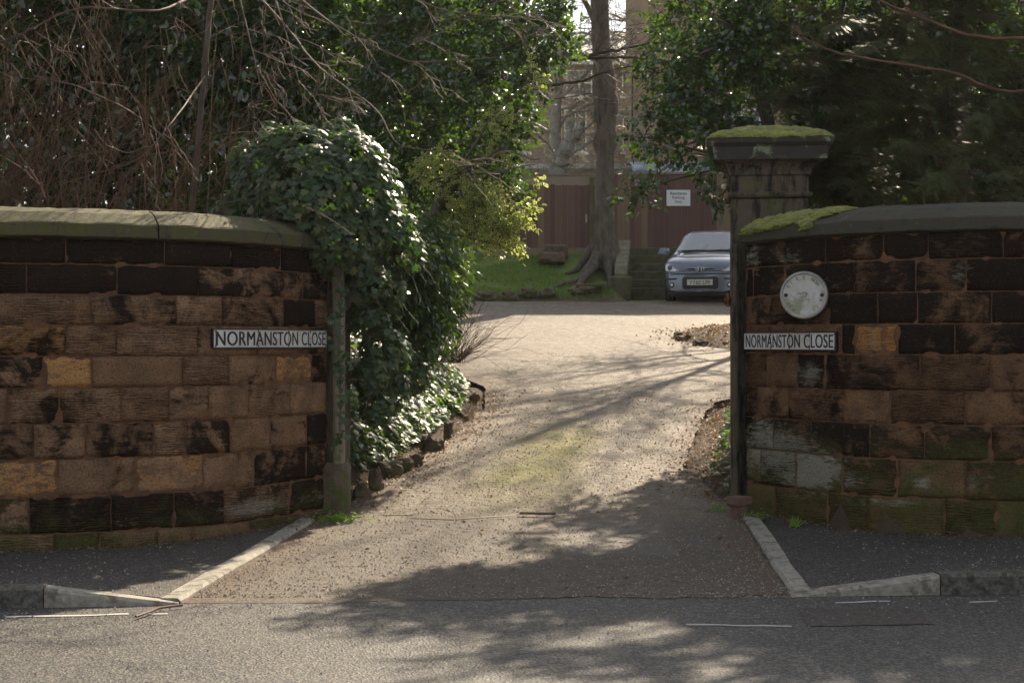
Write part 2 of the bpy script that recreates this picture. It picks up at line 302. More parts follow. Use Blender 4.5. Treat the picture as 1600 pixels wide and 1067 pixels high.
def roadmat(nm,c1,c2,hi,vs=70,st=1.0,rough=.6,bd=.008):
    m,t,n,l,bs=M_(nm); v=coords(t,'Object'); n1=noi(t,v,.9,6,.7); n2=noi(t,v,7,5,.7); n3=noi(t,v,60,4,.8); vo=N(t,'TexVoronoi'); vo.inputs['Scale'].default_value=vs; l.new(v,vo.inputs['Vector'])
    c=mixc(t,ramp(t,n1,.35,.65),c1,c2); sv=N(t,'SeparateColor'); l.new(vo.outputs['Color'],sv.inputs[0]); c=mixc(t,mth(t,'MULTIPLY',ramp(t,sv.outputs[0],.5,.8),.85),c,hi)
    c=mixc(t,mth(t,'MULTIPLY',ramp(t,n2,.5,.75),.5),c,(.035,.03,.027)); c=mixc(t,ramp(t,noi(t,v,45,2,.6),.70,.74),c,(.3,.26,.2))
    l.new(c,bs.inputs['Base Color']); bs.inputs['Roughness'].default_value=rough; bs.inputs['Specular IOR Level'].default_value=.3
    c=mixc(t,mth(t,'MULTIPLY',ramp(t,n3,.48,.68),.55),c,(.03,.027,.026)); l.new(c,bs.inputs['Base Color'])
    b0=bump(t,None,n2,.35,.015); b1=bump(t,None,vo.outputs['Distance'],st,bd,b0); bump(t,bs,n3,.6,.006,b1); return m
mRoad=roadmat('road_asphalt',(.026,.028,.031),(.045,.045,.046),(.16,.142,.118),75,.7,.6,.006)
mPave=roadmat('footway_asphalt',(.034,.03,.028),(.07,.06,.052),(.15,.135,.12),85,.8,.75,.006)
mPatch=roadmat('repair_asphalt',(.11,.09,.075),(.15,.125,.1),(.2,.175,.15),90,.8,.65,.006)
def groundmat():
    m,t,n,l,bs=M_('soil_and_moss'); v=coords(t,'Object'); n1=noi(t,v,2,6,.75); n2=noi(t,v,14,6,.75); sp=N(t,'SeparateXYZ'); l.new(v,sp.inputs[0])
    c=mixc(t,n2,(.05,.032,.02),(.14,.095,.06)); c=mixc(t,ramp(t,n1,.55,.65),c,(.09,.1,.025))
    gr=ramp(t,mth(t,'ADD',mth(t,'DIVIDE',sp.outputs[1],60),mth(t,'MULTIPLY',mth(t,'SUBTRACT',n1,.5),.05)),.572,.585); gc=mixc(t,ramp(t,n2,.35,.7),(.09,.15,.025),(.2,.26,.05)); gc=mixc(t,ramp(t,n1,.5,.7),gc,(.06,.042,.025))
    c=mixc(t,gr,c,gc); l.new(c,bs.inputs['Base Color']); bs.inputs['Roughness'].default_value=.95
    b1=bump(t,None,n2,.9,.05); bump(t,bs,noi(t,v,90,4,.8),.7,.01,b1); return m
mGround=groundmat()
mKerbC=simple('concrete_kerb',(.24,.215,.175),(.38,.35,.29),22,.85,.7,.006,c3=(.15,.13,.10))
mKerbG=simple('granite_kerb',(.07,.065,.055),(.2,.18,.15),30,.85,.9,.012,c3=(.05,.055,.03))
mBark=simple('bark',(.07,.056,.042),(.15,.125,.095),10,.9,.9,.02,stretch=(1,1,.35))
mHazeBark=simple('haze_tinted_bark',(.2,.18,.15),(.36,.32,.27),8,.7,.4)  # bark lightened so the far trees look veiled in haze
mTwig=simple('bare_twig',(.085,.055,.038),(.17,.12,.088),6,.75,0)
mTwigR=simple('reddish_stem',(.08,.037,.02),(.165,.085,.045),4,.75,0)
mTwigD=simple('dark_branch',(.045,.034,.026),(.10,.075,.055),6,.75,.3)
mHolly=leafmat('holly_leaf',(.012,.03,.016),(.028,.06,.02),(.05,.11,.02),.17,(.24,.46,.03),.17,1.0)
mVarI=leafmat('holly_leaf_centre',(.02,.055,.014),(.05,.10,.02),None,.4,(.3,.5,.05),.28,.5)
mVarR=leafmat('holly_leaf_rim',(.42,.44,.14),(.6,.58,.25),None,.5,(.75,.75,.25),.35,.4)
mIvy=leafmat('ivy_leaf',(.02,.045,.016),(.06,.10,.035),(.12,.13,.05),.15,(.2,.42,.04),.4,.5)
mIvyG=leafmat('ground_ivy_leaf',(.018,.05,.015),(.05,.11,.028),(.15,.2,.04),.28,(.28,.5,.04),.4,.35)
mLaurel=leafmat('laurel_leaf',(.015,.042,.014),(.04,.085,.022),(.10,.15,.03),.15,(.25,.45,.04),.28,.6)
mYew=leafmat('yew_needle',(.024,.045,.016),(.06,.095,.034),(.17,.11,.03),.2,(.25,.22,.05),.48,.28)
mYewS=simple('yew_twig',(.09,.05,.03),(.14,.08,.045),6,.8,0)
mFern=leafmat('fern_frond',(.06,.12,.06),(.10,.17,.08),None,.35,(.2,.35,.08),.5,.4)
mWeed=leafmat('weed_leaf',(.12,.26,.03),(.2,.36,.05),None,.4,(.4,.6,.05),.5,.4)
mGrass=leafmat('grass_blade',(.09,.18,.03),(.2,.32,.06),(.2,.19,.07),.35,(.25,.4,.04),.5,.3)
mLitter=leafmat('dead_leaf',(.10,.05,.025),(.26,.16,.085),(.34,.26,.17),.2,(.4,.22,.08),.6,.3)
mRock=simple('mossy_rock',(.08,.055,.038),(.2,.145,.10),6,.9,.8,.02,c3=(.08,.1,.02))
mCheek=simple('lichened_timber',(.11,.10,.06),(.22,.2,.13),6,.9,.5,.006)
mBrick=simple('old_brick',(.13,.07,.05),(.2,.11,.08),9,.9,.6,.006)
mWhite=simple('sign_enamel',(.62,.6,.55),(.74,.72,.68),7,.4,0,c3=(.5,.47,.4))
mBlack=simple('sign_black',(.012,.012,.014),(.03,.03,.035),9,.45,0)
mRust=simple('rust',(.1,.035,.015),(.2,.08,.03),30,.9,.3)
mPlaque=simple('worn_white_paint',(.5,.48,.42),(.62,.6,.56),12,.6,.4,.003,c3=(.33,.32,.22))
mPlRim=simple('plaque_metal',(.26,.26,.25),(.5,.48,.42),9,.5,.3,.003)
mRaw=simple('weathered_timber',(.2,.16,.11),(.32,.27,.2),6,.85,.4,.004,stretch=(6,6,.6))
mSleeper=simple('mossy_timber',(.07,.062,.035),(.14,.125,.075),6,.9,.6,.008,c3=(.09,.1,.03))
def fencemat():
    m,t,n,l,bs=M_('maroon_fence_stain'); v=coords(t,'Object'); g=N(t,'NewGeometry').outputs['Random Per Island']; st=noi(t,coords(t,'Object',(14,14,.8)),3,5,.7)
    c=mixc(t,g,(.10,.05,.042),(.185,.095,.07)); c=mixc(t,ramp(t,g,.82,.86),c,(.2,.14,.08)); c=mixc(t,mth(t,'MULTIPLY',ramp(t,st,.5,.75),.6),c,(.09,.06,.04))
    s=N(t,'SeparateXYZ'); l.new(v,s.inputs[0]); jag=mth(t,'ADD',s.outputs[2],mth(t,'MULTIPLY',mth(t,'SUBTRACT',noi(t,coords(t,'Object',(3,3,.1)),2.2,3),.5),.14))
    raw=ramp(t,jag,1.50/2,1.51/2) if False else mth(t,'GREATER_THAN',jag,1.53)
    at=N(t,'Attribute',attribute_name='blk'); raw=mth(t,'MULTIPLY',raw,at.outputs['Fac'])
    c=mixc(t,raw,c,mixc(t,st,(.22,.17,.12),(.36,.29,.22))); l.new(c,bs.inputs['Base Color']); bs.inputs['Roughness'].default_value=.8; bump(t,bs,st,.3,.006); return m
mFence=fencemat()
def brickmat(nm,c1,c2,mor,sc=1.0):
    m,t,n,l,bs=M_(nm); v=coords(t,'UV'); b=N(t,'TexBrick'); b.inputs['Color1'].default_value=(*c1,1); b.inputs['Color2'].default_value=(*c2,1); b.inputs['Mortar'].default_value=(*mor,1); b.inputs['Scale'].default_value=sc; b.inputs['Brick Width'].default_value=.225; b.inputs['Row Height'].default_value=.075; b.inputs['Mortar Size'].default_value=.008
    l.new(v,b.inputs['Vector']); c=mixc(t,mth(t,'MULTIPLY',noi(t,v,1.3,5,.7),.6),b.outputs[0],c1); l.new(c,bs.inputs['Base Color']); bs.inputs['Roughness'].default_value=.9; return m
mBrickRed=brickmat('red_house_brick',(.22,.135,.11),(.30,.20,.165),(.32,.28,.24)); mBrickTan=brickmat('tan_house_brick',(.3,.19,.11),(.38,.25,.15),(.3,.25,.2))  # red brick paled to imitate haze over the distant house
mSlate=simple('roof_slate',(.2,.19,.18),(.34,.32,.29),2,.45,.5,.03,stretch=(1,6,6),bsc=6)  # slate brightened as well, painting in the hazy far background
mFrameW=simple('white_window_frame',(.7,.7,.68),(.8,.8,.78),5,.5,0)
def glassm(nm,c,r=.06):
    m,t,n,l,bs=M_(nm); bs.inputs['Base Color'].default_value=(*c,1); bs.inputs['Roughness'].default_value=r; bs.inputs['Specular IOR Level'].default_value=.5; bs.inputs['Coat Weight'].default_value=.6; bs.inputs['Coat Roughness'].default_value=.03; return m
def _cg():
    m=glassm('car_glass',(.03,.04,.05),.03); b=m.node_tree.nodes['Principled BSDF']; b.inputs['IOR'].default_value=3.0; b.inputs['Coat Weight'].default_value=1; return m
mGlass=glassm('window_glass',(.03,.04,.05)); mCarGlass=_cg()
mPaint=simple('grey_blue_car_paint',(.15,.18,.23),(.16,.19,.24),3,.3,0,metal=.35,coat=1)
mPlastic=simple('black_car_plastic',(.012,.013,.015),(.025,.026,.03),20,.5,.1)
mTyre=simple('tyre_rubber',(.012,.012,.012),(.03,.03,.03),20,.85,.2)
mChrome=simple('chrome',(.6,.6,.62),(.7,.7,.72),9,.15,0,metal=1)
mLamp=simple('headlight_lens',(.5,.53,.56),(.62,.65,.68),12,.1,0,metal=.5,coat=1)
mAmber=simple('indicator_lens',(.5,.3,.26),(.6,.36,.3),12,.2,0)
mPlateY=simple('number_plate_white',(.62,.6,.5),(.68,.66,.56),9,.4,0)
mSignW=simple('parking_sign_white',(.72,.76,.78),(.78,.82,.84),4,.4,0)
mTarp=simple('tarpaulin',(.14,.16,.2),(.28,.32,.38),3,.45,.8,.05,c3=(.4,.46,.52))
mPaintW=simple('worn_road_paint',(.35,.34,.31),(.5,.49,.46),14,.7,.4)
# ---------------------------------------------------------------- curves & terrain
class Curve:
    def __init__(s,pts,k=40):
        p=[np.array(q,float) for q in pts]; p=[2*p[0]-p[1]]+p+[2*p[-1]-p[-2]]; out=[]
        for i in range(1,len(p)-2):
            for j in range(k):
                u=j/k; a,b,c,d=p[i-1:i+3]
                out.append(.5*((2*b)+(-a+c)*u+(2*a-5*b+4*c-d)*u*u+(-a+3*b-3*c+d)*u**3))
        out.append(p[-2]); s.p=np.array(out); s.s=np.concatenate(([0],np.cumsum(np.linalg.norm(np.diff(s.p,axis=0),axis=1)))); s.L=s.s[-1]
        s.t=unit(np.gradient(s.p,axis=0)); s.px=800+F*s.p[:,0]/s.p[:,1]
    def at(s,q,d=0,z=0):
        x=np.interp(q,s.s,s.p[:,0]);y=np.interp(q,s.s,s.p[:,1]);tx=np.interp(q,s.s,s.t[:,0]);ty=np.interp(q,s.s,s.t[:,1]); n=math.hypot(tx,ty)
        if q>s.L: x+=tx/n*(q-s.L); y+=ty/n*(q-s.L)
        return (x+ty/n*d,y-tx/n*d,z)
    def spx(s,px): return float(np.interp(px,s.px,s.s))
WL=Curve([(-9,11.2),(-6,11.25),(-3.64,11.5),(-2.62,11.9),(-2.19,12.2),(-1.84,12.72),(-1.535,13.42)])
WR=Curve([(2.0,13.78),(2.38,13.05),(2.8,12.55),(3.32,12.28),(3.87,12.12),(6,12.0),(9,12.0)])
YP=np.array([-200,10.0,11.5,13.5,15,34.2,36,200]); ZP=np.array([0,0,.05,.17,.36,2.46,2.6,4.6])
def prof(Y): return float(np.interp(Y,YP,ZP))
LE=np.array([(9.7,-2.05),(13.0,-1.6),(13.9,-1.36),(15.2,-.95),(17,-.62),(19,-.33),(20.7,-.34),(22,-.75),(23.5,-1.7),(25,-3.2),(27,-6),(28.5,-9),(34.3,-9.2)])
RE=np.array([(9.7,1.76),(12.9,1.9),(13.9,1.78),(15,1.66),(17,2.0),(19,2.4),(20,3.0),(21,4.5),(22,7),(24,9),(34.3,9.2)])
def LX(Y): return float(np.interp(Y,LE[:,0],LE[:,1]))
def RX(Y): return float(np.interp(Y,RE[:,0],RE[:,1]))
def wallY(X):
    if X<-1.5: return float(np.interp(X,WL.p[:,0],WL.p[:,1]))
    if X>2.0: return float(np.interp(X,WR.p[:,0],WR.p[:,1]))
    return 99
def terr(X,Y):
    z=prof(Y)
    if Y<9: return z
    if Y<34.6:
        dl=LX(Y)-X; dr=X-RX(Y)
        if dl>0:
            g=sst(dl,.12,1.25)*1.15*(1-.6*sst(Y,24,27)); 
            m=sst(Y,13.6,15) if X>-1.45 else sst(Y-wallY(X),.1,.4)
            if X>-2.3 and Y<14.3: m*=sst(Y,13.5,14.4)
            z+=g*m+ (.8*sst(dl,1.2,4)*m if Y<26 else 0)
        if dr>0:
            g=sst(dr,.1,1.3)*.9; m=sst(Y,13.9,15.2) if X<2.6 else sst(Y-wallY(X),.1,.4); z+=g*m
    k=sst(Y,34.4,38.3); k=max(k,.22*sst(Y,34.3,34.8)) if X<2.3 else sst(Y,37.7,38.2)
    z+=k*1.05
    if Y>13.7: z+=.05*(mn.noise(Vector((X*1.1,Y*1.1,0))))*(1 if Y>34.5 or X<LX(Y)-.1 or X>RX(Y)+.1 else 0)
    return z
def kerbY(X): return 9.64+(X+3.08)*.56/6.35
# ---------------------------------------------------------------- setting: ground, road, pavements, driveway
xs=np.concatenate((np.linspace(-140,-16,10),np.arange(-14,14.01,.28),np.linspace(16,140,10)))
ys=np.concatenate((np.linspace(-60,8,6),np.arange(9,44,.28),np.linspace(46,200,14)))
V=[(x,y,terr(x,y)-.03-(.03 if y<10.5 else 0)-(.05 if (LX(y)-.05<x<RX(y)+.05 and 10<y<34) else 0)) for x in xs for y in ys]
ny=len(ys); i=np.arange(len(xs)-1)[:,None]*ny; j=np.arange(ny-1)[None,:]
a=Acc(); a.add(V,np.stack((i+j,i+ny+j,i+ny+j+1,i+j+1),-1).reshape(-1,4)); struct(a.build('ground',mGround))
a=Acc(); grid(a,60,8,lambda u,v:((-60+120*u),-12+v*(kerbY(-60+120*u)+12+.35),-.0),0); struct(a.build('road',mRoad))
a=Acc()
def dfn(u,v):
    Y=9.62+24.9*v; jl=(.07 if Y>13.3 else .0)*mn.noise(Vector((Y*2.3,0,0))); jr=(.09 if Y>13.3 else .0)*mn.noise(Vector((Y*2.1,7,0))); x0=LX(Y)+jl; x1=RX(Y)+jr; X=x0+(x1-x0)*u
    k0=kerbY(X)+.05+.12*mn.noise(Vector((X*1.3,1,0)))+.07*mn.noise(Vector((X*5,4,0)))+.04*mn.noise(Vector((X*17,4,0))); Y2=k0+(34.52-k0)*v
    e=min(u,1-u)*(x1-x0); z=prof(Y2)+(.006 if v>.001 else .0025)+.02*mn.noise(Vector((X*.7,Y2*.7,3)))*lin(Y2,10.3,11.5)-.0*e
    return (X,Y2,z,u,Y2)
grid(a,110,150,dfn); drive=struct(a.build('driveway',mDrive))
# pavements either side of the entrance
def pavez(side,X,v):
    if side<0: k=.115-.1*lin(X,-2.85,-2.0); return k*(1-v)+(.10+.06*lin(X,-2.8,-1.6))*v
    k=.02+.10*lin(X,1.8,2.75); return k*(1-v)+(.155-.035*lin(X,2,3))*v
def pv(side):
    a=Acc()
    def fn(u,v):
        if side<0:
            X0=-12+(12-2.12)*u; Ya=kerbY(X0)+.12; s=WL.spx(0)*0; 
            Xb=-8.9+(8.9-1.66)*u; Yb=wallY(Xb)-.0 if Xb<-1.6 else 13.2
            if u>.999: Xb,Yb=-1.72,13.0
        else:
            X0=12+(1.84-12)*u; Ya=kerbY(X0)+.12; Xb=8.9+(1.98-8.9)*u; Yb=wallY(Xb) if Xb>2.02 else 13.2
            if u>.999: Xb,Yb=1.98,13.0
        X=X0+(Xb-X0)*v; Y=Ya+(Yb-Ya)*v
        return (X,Y,pavez(side,X,v)-.002+.004*mn.noise(Vector((X*2,Y*2,0))))
    grid(a,80,16,fn); return a.build('pavement',mPave)
struct(pv(-1)); struct(pv(1))
def kerbrun(segs,mat):
    a=Acc()
    for (p,q,za,zb,wd,side) in segs:
        p=np.array(p,float);q=np.array(q,float); d=(q-p)/np.linalg.norm(q-p); nrm=np.array((-d[1],d[0]))*side; L=np.linalg.norm(q-p); gp=.004; n=max(2,int(L/.12)); bev=.018
        R=[]
        for i in range(n+1):
            c=p+d*(gp+(L-2*gp)*i/n); zt=za+(zb-za)*i/n
            sec=[(0,-.2),(0,zt-bev),(bev,zt),(wd,zt),(wd,-.2)]
            for (o,z) in sec:
                e=.004*mn.noise(Vector((c[0]*9,c[1]*9,z*9))); w2=c+nrm*(o+e); R.append((w2[0],w2[1],z+e*.6 if z>0 else z))
        k=5; i=np.arange(n)[:,None]*k; j=np.arange(k-1)[None,:]
        a.add(R,np.stack((i+j,i+k+j,i+k+j+1,i+j+1),-1).reshape(-1,4)); a.add(R[:k],[list(range(k))]); a.add(R[-k:],[list(range(k))[::-1]])
    return struct(a.build('kerb',mat,smooth=False))
KL=lambda X:(X,kerbY(X))
kerbrun([(KL(-2.83),KL(-2.03),.118,.012,.13,1)],mKerbC)
kerbrun([(KL(1.76),KL(2.72),.015,.125,.13,1)],mKerbC)
kerbrun([(KL(x),KL(x+.9),.125,.125,.14,1) for x in np.arange(-11.83,-2.9,.9)],mKerbG)
kerbrun([(KL(x),KL(x+.9),.13,.13,.14,1) for x in np.arange(2.72,11,.9)],mKerbG)
def strip(pts,side,zf,w=.125):
    segs=[]
    for i in range(len(pts)-1): segs.append((pts[i],pts[i+1],zf(pts[i][1]),zf(pts[i+1][1]),w,side))
    return kerbrun(segs,mKerbC)
strip([(-2.03,9.80),(-1.93,10.75),(-1.79,11.75),(-1.6,13.0)],1,lambda y:prof(y)+.034)
strip([(1.77,10.1),(1.80,11.0),(1.86,12.0),(1.89,13.1)],-1,lambda y:prof(y)+.034)
def flatpatch(name,corners,z,mat,nu=14,nv=10,j=.03):
    a=Acc(); c=[np.array(P(x,y,1)) for x,y in corners]
    def g(px,py):
        Y=11
        for _ in range(8): Y=(CZ-z(Y))*F/(py-HY)
        return ((px-800)/F*Y,Y)
    q=[g(*p) for p in corners]
    def fn(u,v):
        x=(1-u)*(1-v)*q[0][0]+u*(1-v)*q[1][0]+u*v*q[2][0]+(1-u)*v*q[3][0]; y=(1-u)*(1-v)*q[0][1]+u*(1-v)*q[1][1]+u*v*q[2][1]+(1-u)*v*q[3][1]
        x+=j*mn.noise(Vector((x*5,y*5,1))); y+=j*mn.noise(Vector((x*5,y*5,5))); return (x,y,z(y)+.020*mn.noise(Vector((x*.7,y*.7,3)))*lin(y,10.3,11.5))
    grid(a,nu,nv,fn); return struct(a.build(name,mat))
0 and flatpatch('tarmac_patch',[(872,886),(1075,880),(1060,815),(880,808)],lambda y:prof(y)+.012,mPatch)
mManh=simple('rusty_road_cover',(.04,.034,.031),(.11,.085,.07),26,.8,.9,.015)
flatpatch('road_patch',[(1262,978),(1462,974),(1420,950),(1246,950)],lambda y:.004,mManh,j=.01)
for (xa,xb,ya,yb) in ((8,200,963,959),(232,262,958.5,958),(1305,1372,941,939),(1375,1392,939,938.5),(1512,1560,940,939),(1074,1236,975,977.5)):
    flatpatch('road_marking',[(xa,ya+.9),(xb,yb+.9),(xb,yb-.9),(xa,ya-.9)],lambda y:.004,mPaintW,20,2,.03)
# ---------------------------------------------------------------- walls
def masonry(root,cv,rows,joints,flags,mat,palef,zb=-.12):
    a=Acc(); blocks=[]
    for ri in range(len(rows)-1):
        z1,z0=rows[ri],rows[ri+1]
        js=sorted(set([0.0,cv.L]+[cv.spx(x) for x in joints[ri]]))
        # fill the unseen part of the wall with courses of ordinary blocks
        full=[js[0]]
        for s in js[1:]:
            while s-full[-1]>.85: full.append(full[-1]+random.uniform(.38,.7))
            full.append(s)
        full=[f for k,f in enumerate(full) if k==0 or f-full[k-1]>.03]
        for k in range(len(full)-1): blocks.append((ri,full[k],full[k+1],z0,z1))
    for (ri,s0,s1,z0,z1) in blocks:
        mid=(s0+s1)/2; mpx=float(np.interp(mid,cv.s,cv.px)); fl=flags(ri,mpx)
        r=random.random(); soot=min(1,max(0,fl[0]+random.uniform(-.25,.35))); och=min(1,max(0,fl[1]+random.uniform(-.2,.2)))
        erode=.018*och+.004; off=random.uniform(-.006,.006); g=.005
        w=s1-s0-2*g; h=z1-z0-2*g; nx=max(3,int(w/.03)); nz=max(3,int(h/.03)); V=[];U=[];K=[]
        ss=[s0+g]+[s0+g+w*(i/nx) for i in range(nx+1)]+[s1-g]; zz=[z0+g]+[z0+g+h*(i/nz) for i in range(nz+1)]+[z1-g]
        for i,s in enumerate(ss):
            for j,z in enumerate(zz):
                e=min(s-s0,s1-s,z-z0,z1-z)-g; q=Vector((s*6,z*6,ri*3.1)); nse=mn.noise(q)*.5+mn.noise(q*3)*.3
                d=off+nse*.010-erode*max(0,mn.noise(Vector((s*11,z*11,9)))+.35)*1.2-.014*math.exp(-max(0,e)/.012)-(.02*max(0,mn.noise(Vector((s*9,z*9,4)))-.15)*math.exp(-max(0,e)/.03)*3)
                if i in(0,len(ss)-1) or j in(0,len(zz)-1): d=-.04
                ww=.004*mn.noise(Vector((s*15,z*15,2)))
                p=cv.at(s+ww,d,z+ww); V.append(p); U.append((s,z)); K.append((r,soot,och,palef(s,z,float(np.interp(s,cv.s,cv.px)))))
        n=len(zz); i=np.arange(len(ss)-1)[:,None]*n; j=np.arange(n-1)[None,:]
        a.add(V,np.stack((i+j,i+n+j,i+n+j+1,i+j+1),-1).reshape(-1,4),0,U,K)
    b=Acc(); n=160; top=rows[0]
    grid(b,n,3,lambda u,v:(*cv.at(u*cv.L,-.022,rows[-1]+(top-rows[-1])*v),))
    grid(b,n,3,lambda u,v:(*cv.at(u*cv.L,-.42,rows[-1]+(top-rows[-1])*v),))
    for s in(0,cv.L): b.add([cv.at(s,-.022,rows[-1]),cv.at(s,-.42,rows[-1]),cv.at(s,-.42,top),cv.at(s,-.022,top)],[(0,1,2,3)])
    b.build('mortar_backing',mMortar,root); return a.build('masonry',mat,root)
def coping(root,cv,cuts,z,mat,over=.055):
    for (sa,sb) in cuts:
        a=Acc(); n=max(4,int((sb-sa)/.07)); pr=[(over-.02,0),(over,.012),(over,.10),(over-.012,.112),(-.09,.19),(-.25,.235),(-.42,.2),(-.46,.1),(-.46,0)]
        V=[];g=.006
        for i in range(n+1):
            s=sa+g+(sb-sa-2*g)*i/n
            for (d,h) in pr:
                q=.006*mn.noise(Vector((s*6,d*9,h*9)))+.004*mn.noise(Vector((s*22,d*30,h*30))); V.append(cv.at(s,d+q,z+h+q))
        k=len(pr); i=np.arange(n)[:,None]*k; j=np.arange(k)[None,:]; j2=(j+1)%k
        a.add(V,np.stack((i+j,i+k+j,i+k+j2,i+j2),-1).reshape(-1,4)); a.add(V[:k],[list(range(k))]); a.add(V[-k:],[list(range(k))[::-1]])
        a.build('coping',mat,root,smooth=False)
# left wall
rootL=thing('stone_wall','left curved brown sandstone wall with green stained coping','wall',(-2.6,11.9,0))
rowsL=[2.355,2.17,1.95,1.725,1.5,1.27,1.01,.755,.48,.215,-.06]
jL=[[103,258,362,442,512],[41,184,311,395,477,502],[143,276,349,447,495],[102,182,310,406,515],[67,144,286,360,433,490],[92,191,265,328,391,457],[52,134,241,292,361,426],[91,211,319,400,482],[45,174,273,352,456],[84,157,246,303,392]]
def flL(r,x):
    if r==0: return(.95,.0)
    if r==1: return(.62 if x<480 else .5,.1)
    if r==2: return(.45 if 143<x<280 or x>440 else .2,.05)
    if r==3: return(.5,1.0) if x<102 and x>-50 else (.12,.05)
    if r==4: return(.0,1.3) if 67<x<144 else ((.0,1.0) if 433<x<490 else (.15,.1))
    if r==5: return(.15,.25)
    if r==6: return(.4,.35)
    if r==7: return(.3,.6 if x<330 else .2)
    if r==8: return(.55,.4)
    return(.3,.1)
def paL(s,z,px): return max(0,1-math.hypot((px-400)/90,(z-.32)/.13))*.9+max(0,1-math.hypot((px-500)/40,(z-.33)/.15))*.5
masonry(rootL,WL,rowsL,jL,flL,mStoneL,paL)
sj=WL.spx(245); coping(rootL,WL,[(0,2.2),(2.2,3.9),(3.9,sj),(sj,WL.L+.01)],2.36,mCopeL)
# right wall
rootR=thing('stone_wall','right curved soot blackened sandstone wall with moss on its coping','wall',(2.8,12.5,0))
rowsR=[2.445,2.24,1.99,1.744,1.506,1.223,.965,.695,.395,-.06]
jR=[[1225,1287,1379,1450,1568],[1174,1223,1288,1333,1430,1509],[1199,1291,1370,1433,1550],[1169,1240,1313,1334,1402,1491],[1195,1243,1287,1437,1548],[1180,1229,1318,1391,1507],[1205,1265,1357,1444,1549],[1186,1240,1313,1401,1509],[1208,1291,1355,1475]]
def flR(r,x):
    if r==3 and 1334<x<1402: return(.1,1.3)
    if r==2 and 1370<x<1433: return(1,0)
    return((.75,.1),(.6,.15),(.55,.1),(.35,.2),(.35,.15),(.38,.2),(.55,.15),(.55,.1),(.3,.05))[r]
def paR(s,z,px):
    q=0
    for (x,y,rx,ry,k) in((1215,705,70,45,1.0),(1265,735,60,40,1.1),(1190,680,30,40,.8),(1330,750,30,20,.7),(1440,755,22,14,.8),(1390,785,90,10,.6),(1520,750,60,30,.45),(1265,585,24,25,.8),(1362,535,10,30,.7),(1290,455,60,40,.35),(1175,400,20,40,.6),(1500,425,20,30,.6),(1230,405,40,30,.5)):
        Y=np.interp(px,WR.px,WR.p[:,1]); yy=HY-(z-CZ)*F/Y; q=max(q,k*max(0,1-math.hypot((px-x)/rx/1.5,(yy-y)/ry/1.5)))
    return q
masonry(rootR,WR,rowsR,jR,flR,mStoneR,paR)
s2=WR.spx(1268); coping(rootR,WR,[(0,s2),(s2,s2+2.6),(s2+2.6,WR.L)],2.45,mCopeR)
# moss on the right coping
def mossheap(root,fn,nu,nv,name='moss',amp=.02,fr=14,edge=.25,size=.03,n=900):
    a=Acc(); k=10; th=np.arange(k)/k*2*math.pi; prof_=[(1.0,-.25),(.97,.1),(.8,.45),(.5,.72),(.2,.84)]
    for _ in range(n):
        u,v=random.random(),random.random(); e=min(u,1-u,v,1-v)/edge; q=mn.noise(Vector((u*5,v*5,3)))*1.2
        if e<random.random()*.9-q*.5 or q<-.38: continue
        p=np.array(fn(u,v),float); r=size*random.uniform(.3,1.45)*(.5+.6*min(1,e)); ph=random.random()*6; V=[]
        for (a_,h) in prof_:
            w_=1+.22*np.sin(th*2+ph)+.15*np.sin(th*3+ph*2)
            V.append(np.stack((p[0]+r*a_*w_*np.cos(th),p[1]+r*a_*w_*np.sin(th),np.full(k,p[2]+r*h*.62-.004)),-1))
        V=np.concatenate(V); V+=rng.normal(0,r*.05,V.shape); i=np.arange(4)[:,None]*k; j=np.arange(k)[None,:]; a.add(V,np.stack((i+j,i+(j+1)%k,i+k+(j+1)%k,i+k+j),-1).reshape(-1,4)); a.add(V[-k:],[list(range(k))])
    return a.build(name,mMoss,root)
def ccop(s,t):  # point across the top of the coping: t 0 front .. 1 back
    pr=[(.06,.055),(.055,.113),(-.09,.193),(-.25,.238),(-.4,.21)]; x=t*4; i=min(3,int(x)); f=x-i; d=pr[i][0]*(1-f)+pr[i+1][0]*f; h=pr[i][1]*(1-f)+pr[i+1][1]*f
    return d,h
def msc(s0,s1,t0f,t1):
    return lambda u,v:(lambda s,t:WR.at(s,ccop(s,t)[0]+.004,2.45+ccop(s,t)[1]+.004))(s0+(s1-s0)*u,t0f(u)+(t1-t0f(u))*v)
mossheap(rootR,msc(.02,WR.spx(1310),lambda u:.02+.5*u*u,1.02),70,22,n=1500,size=.032,edge=.16)
mossheap(rootR,msc(s2-.07,s2+.07,lambda u:-.0,.6),10,12,n=150,size=.022,edge=.1)
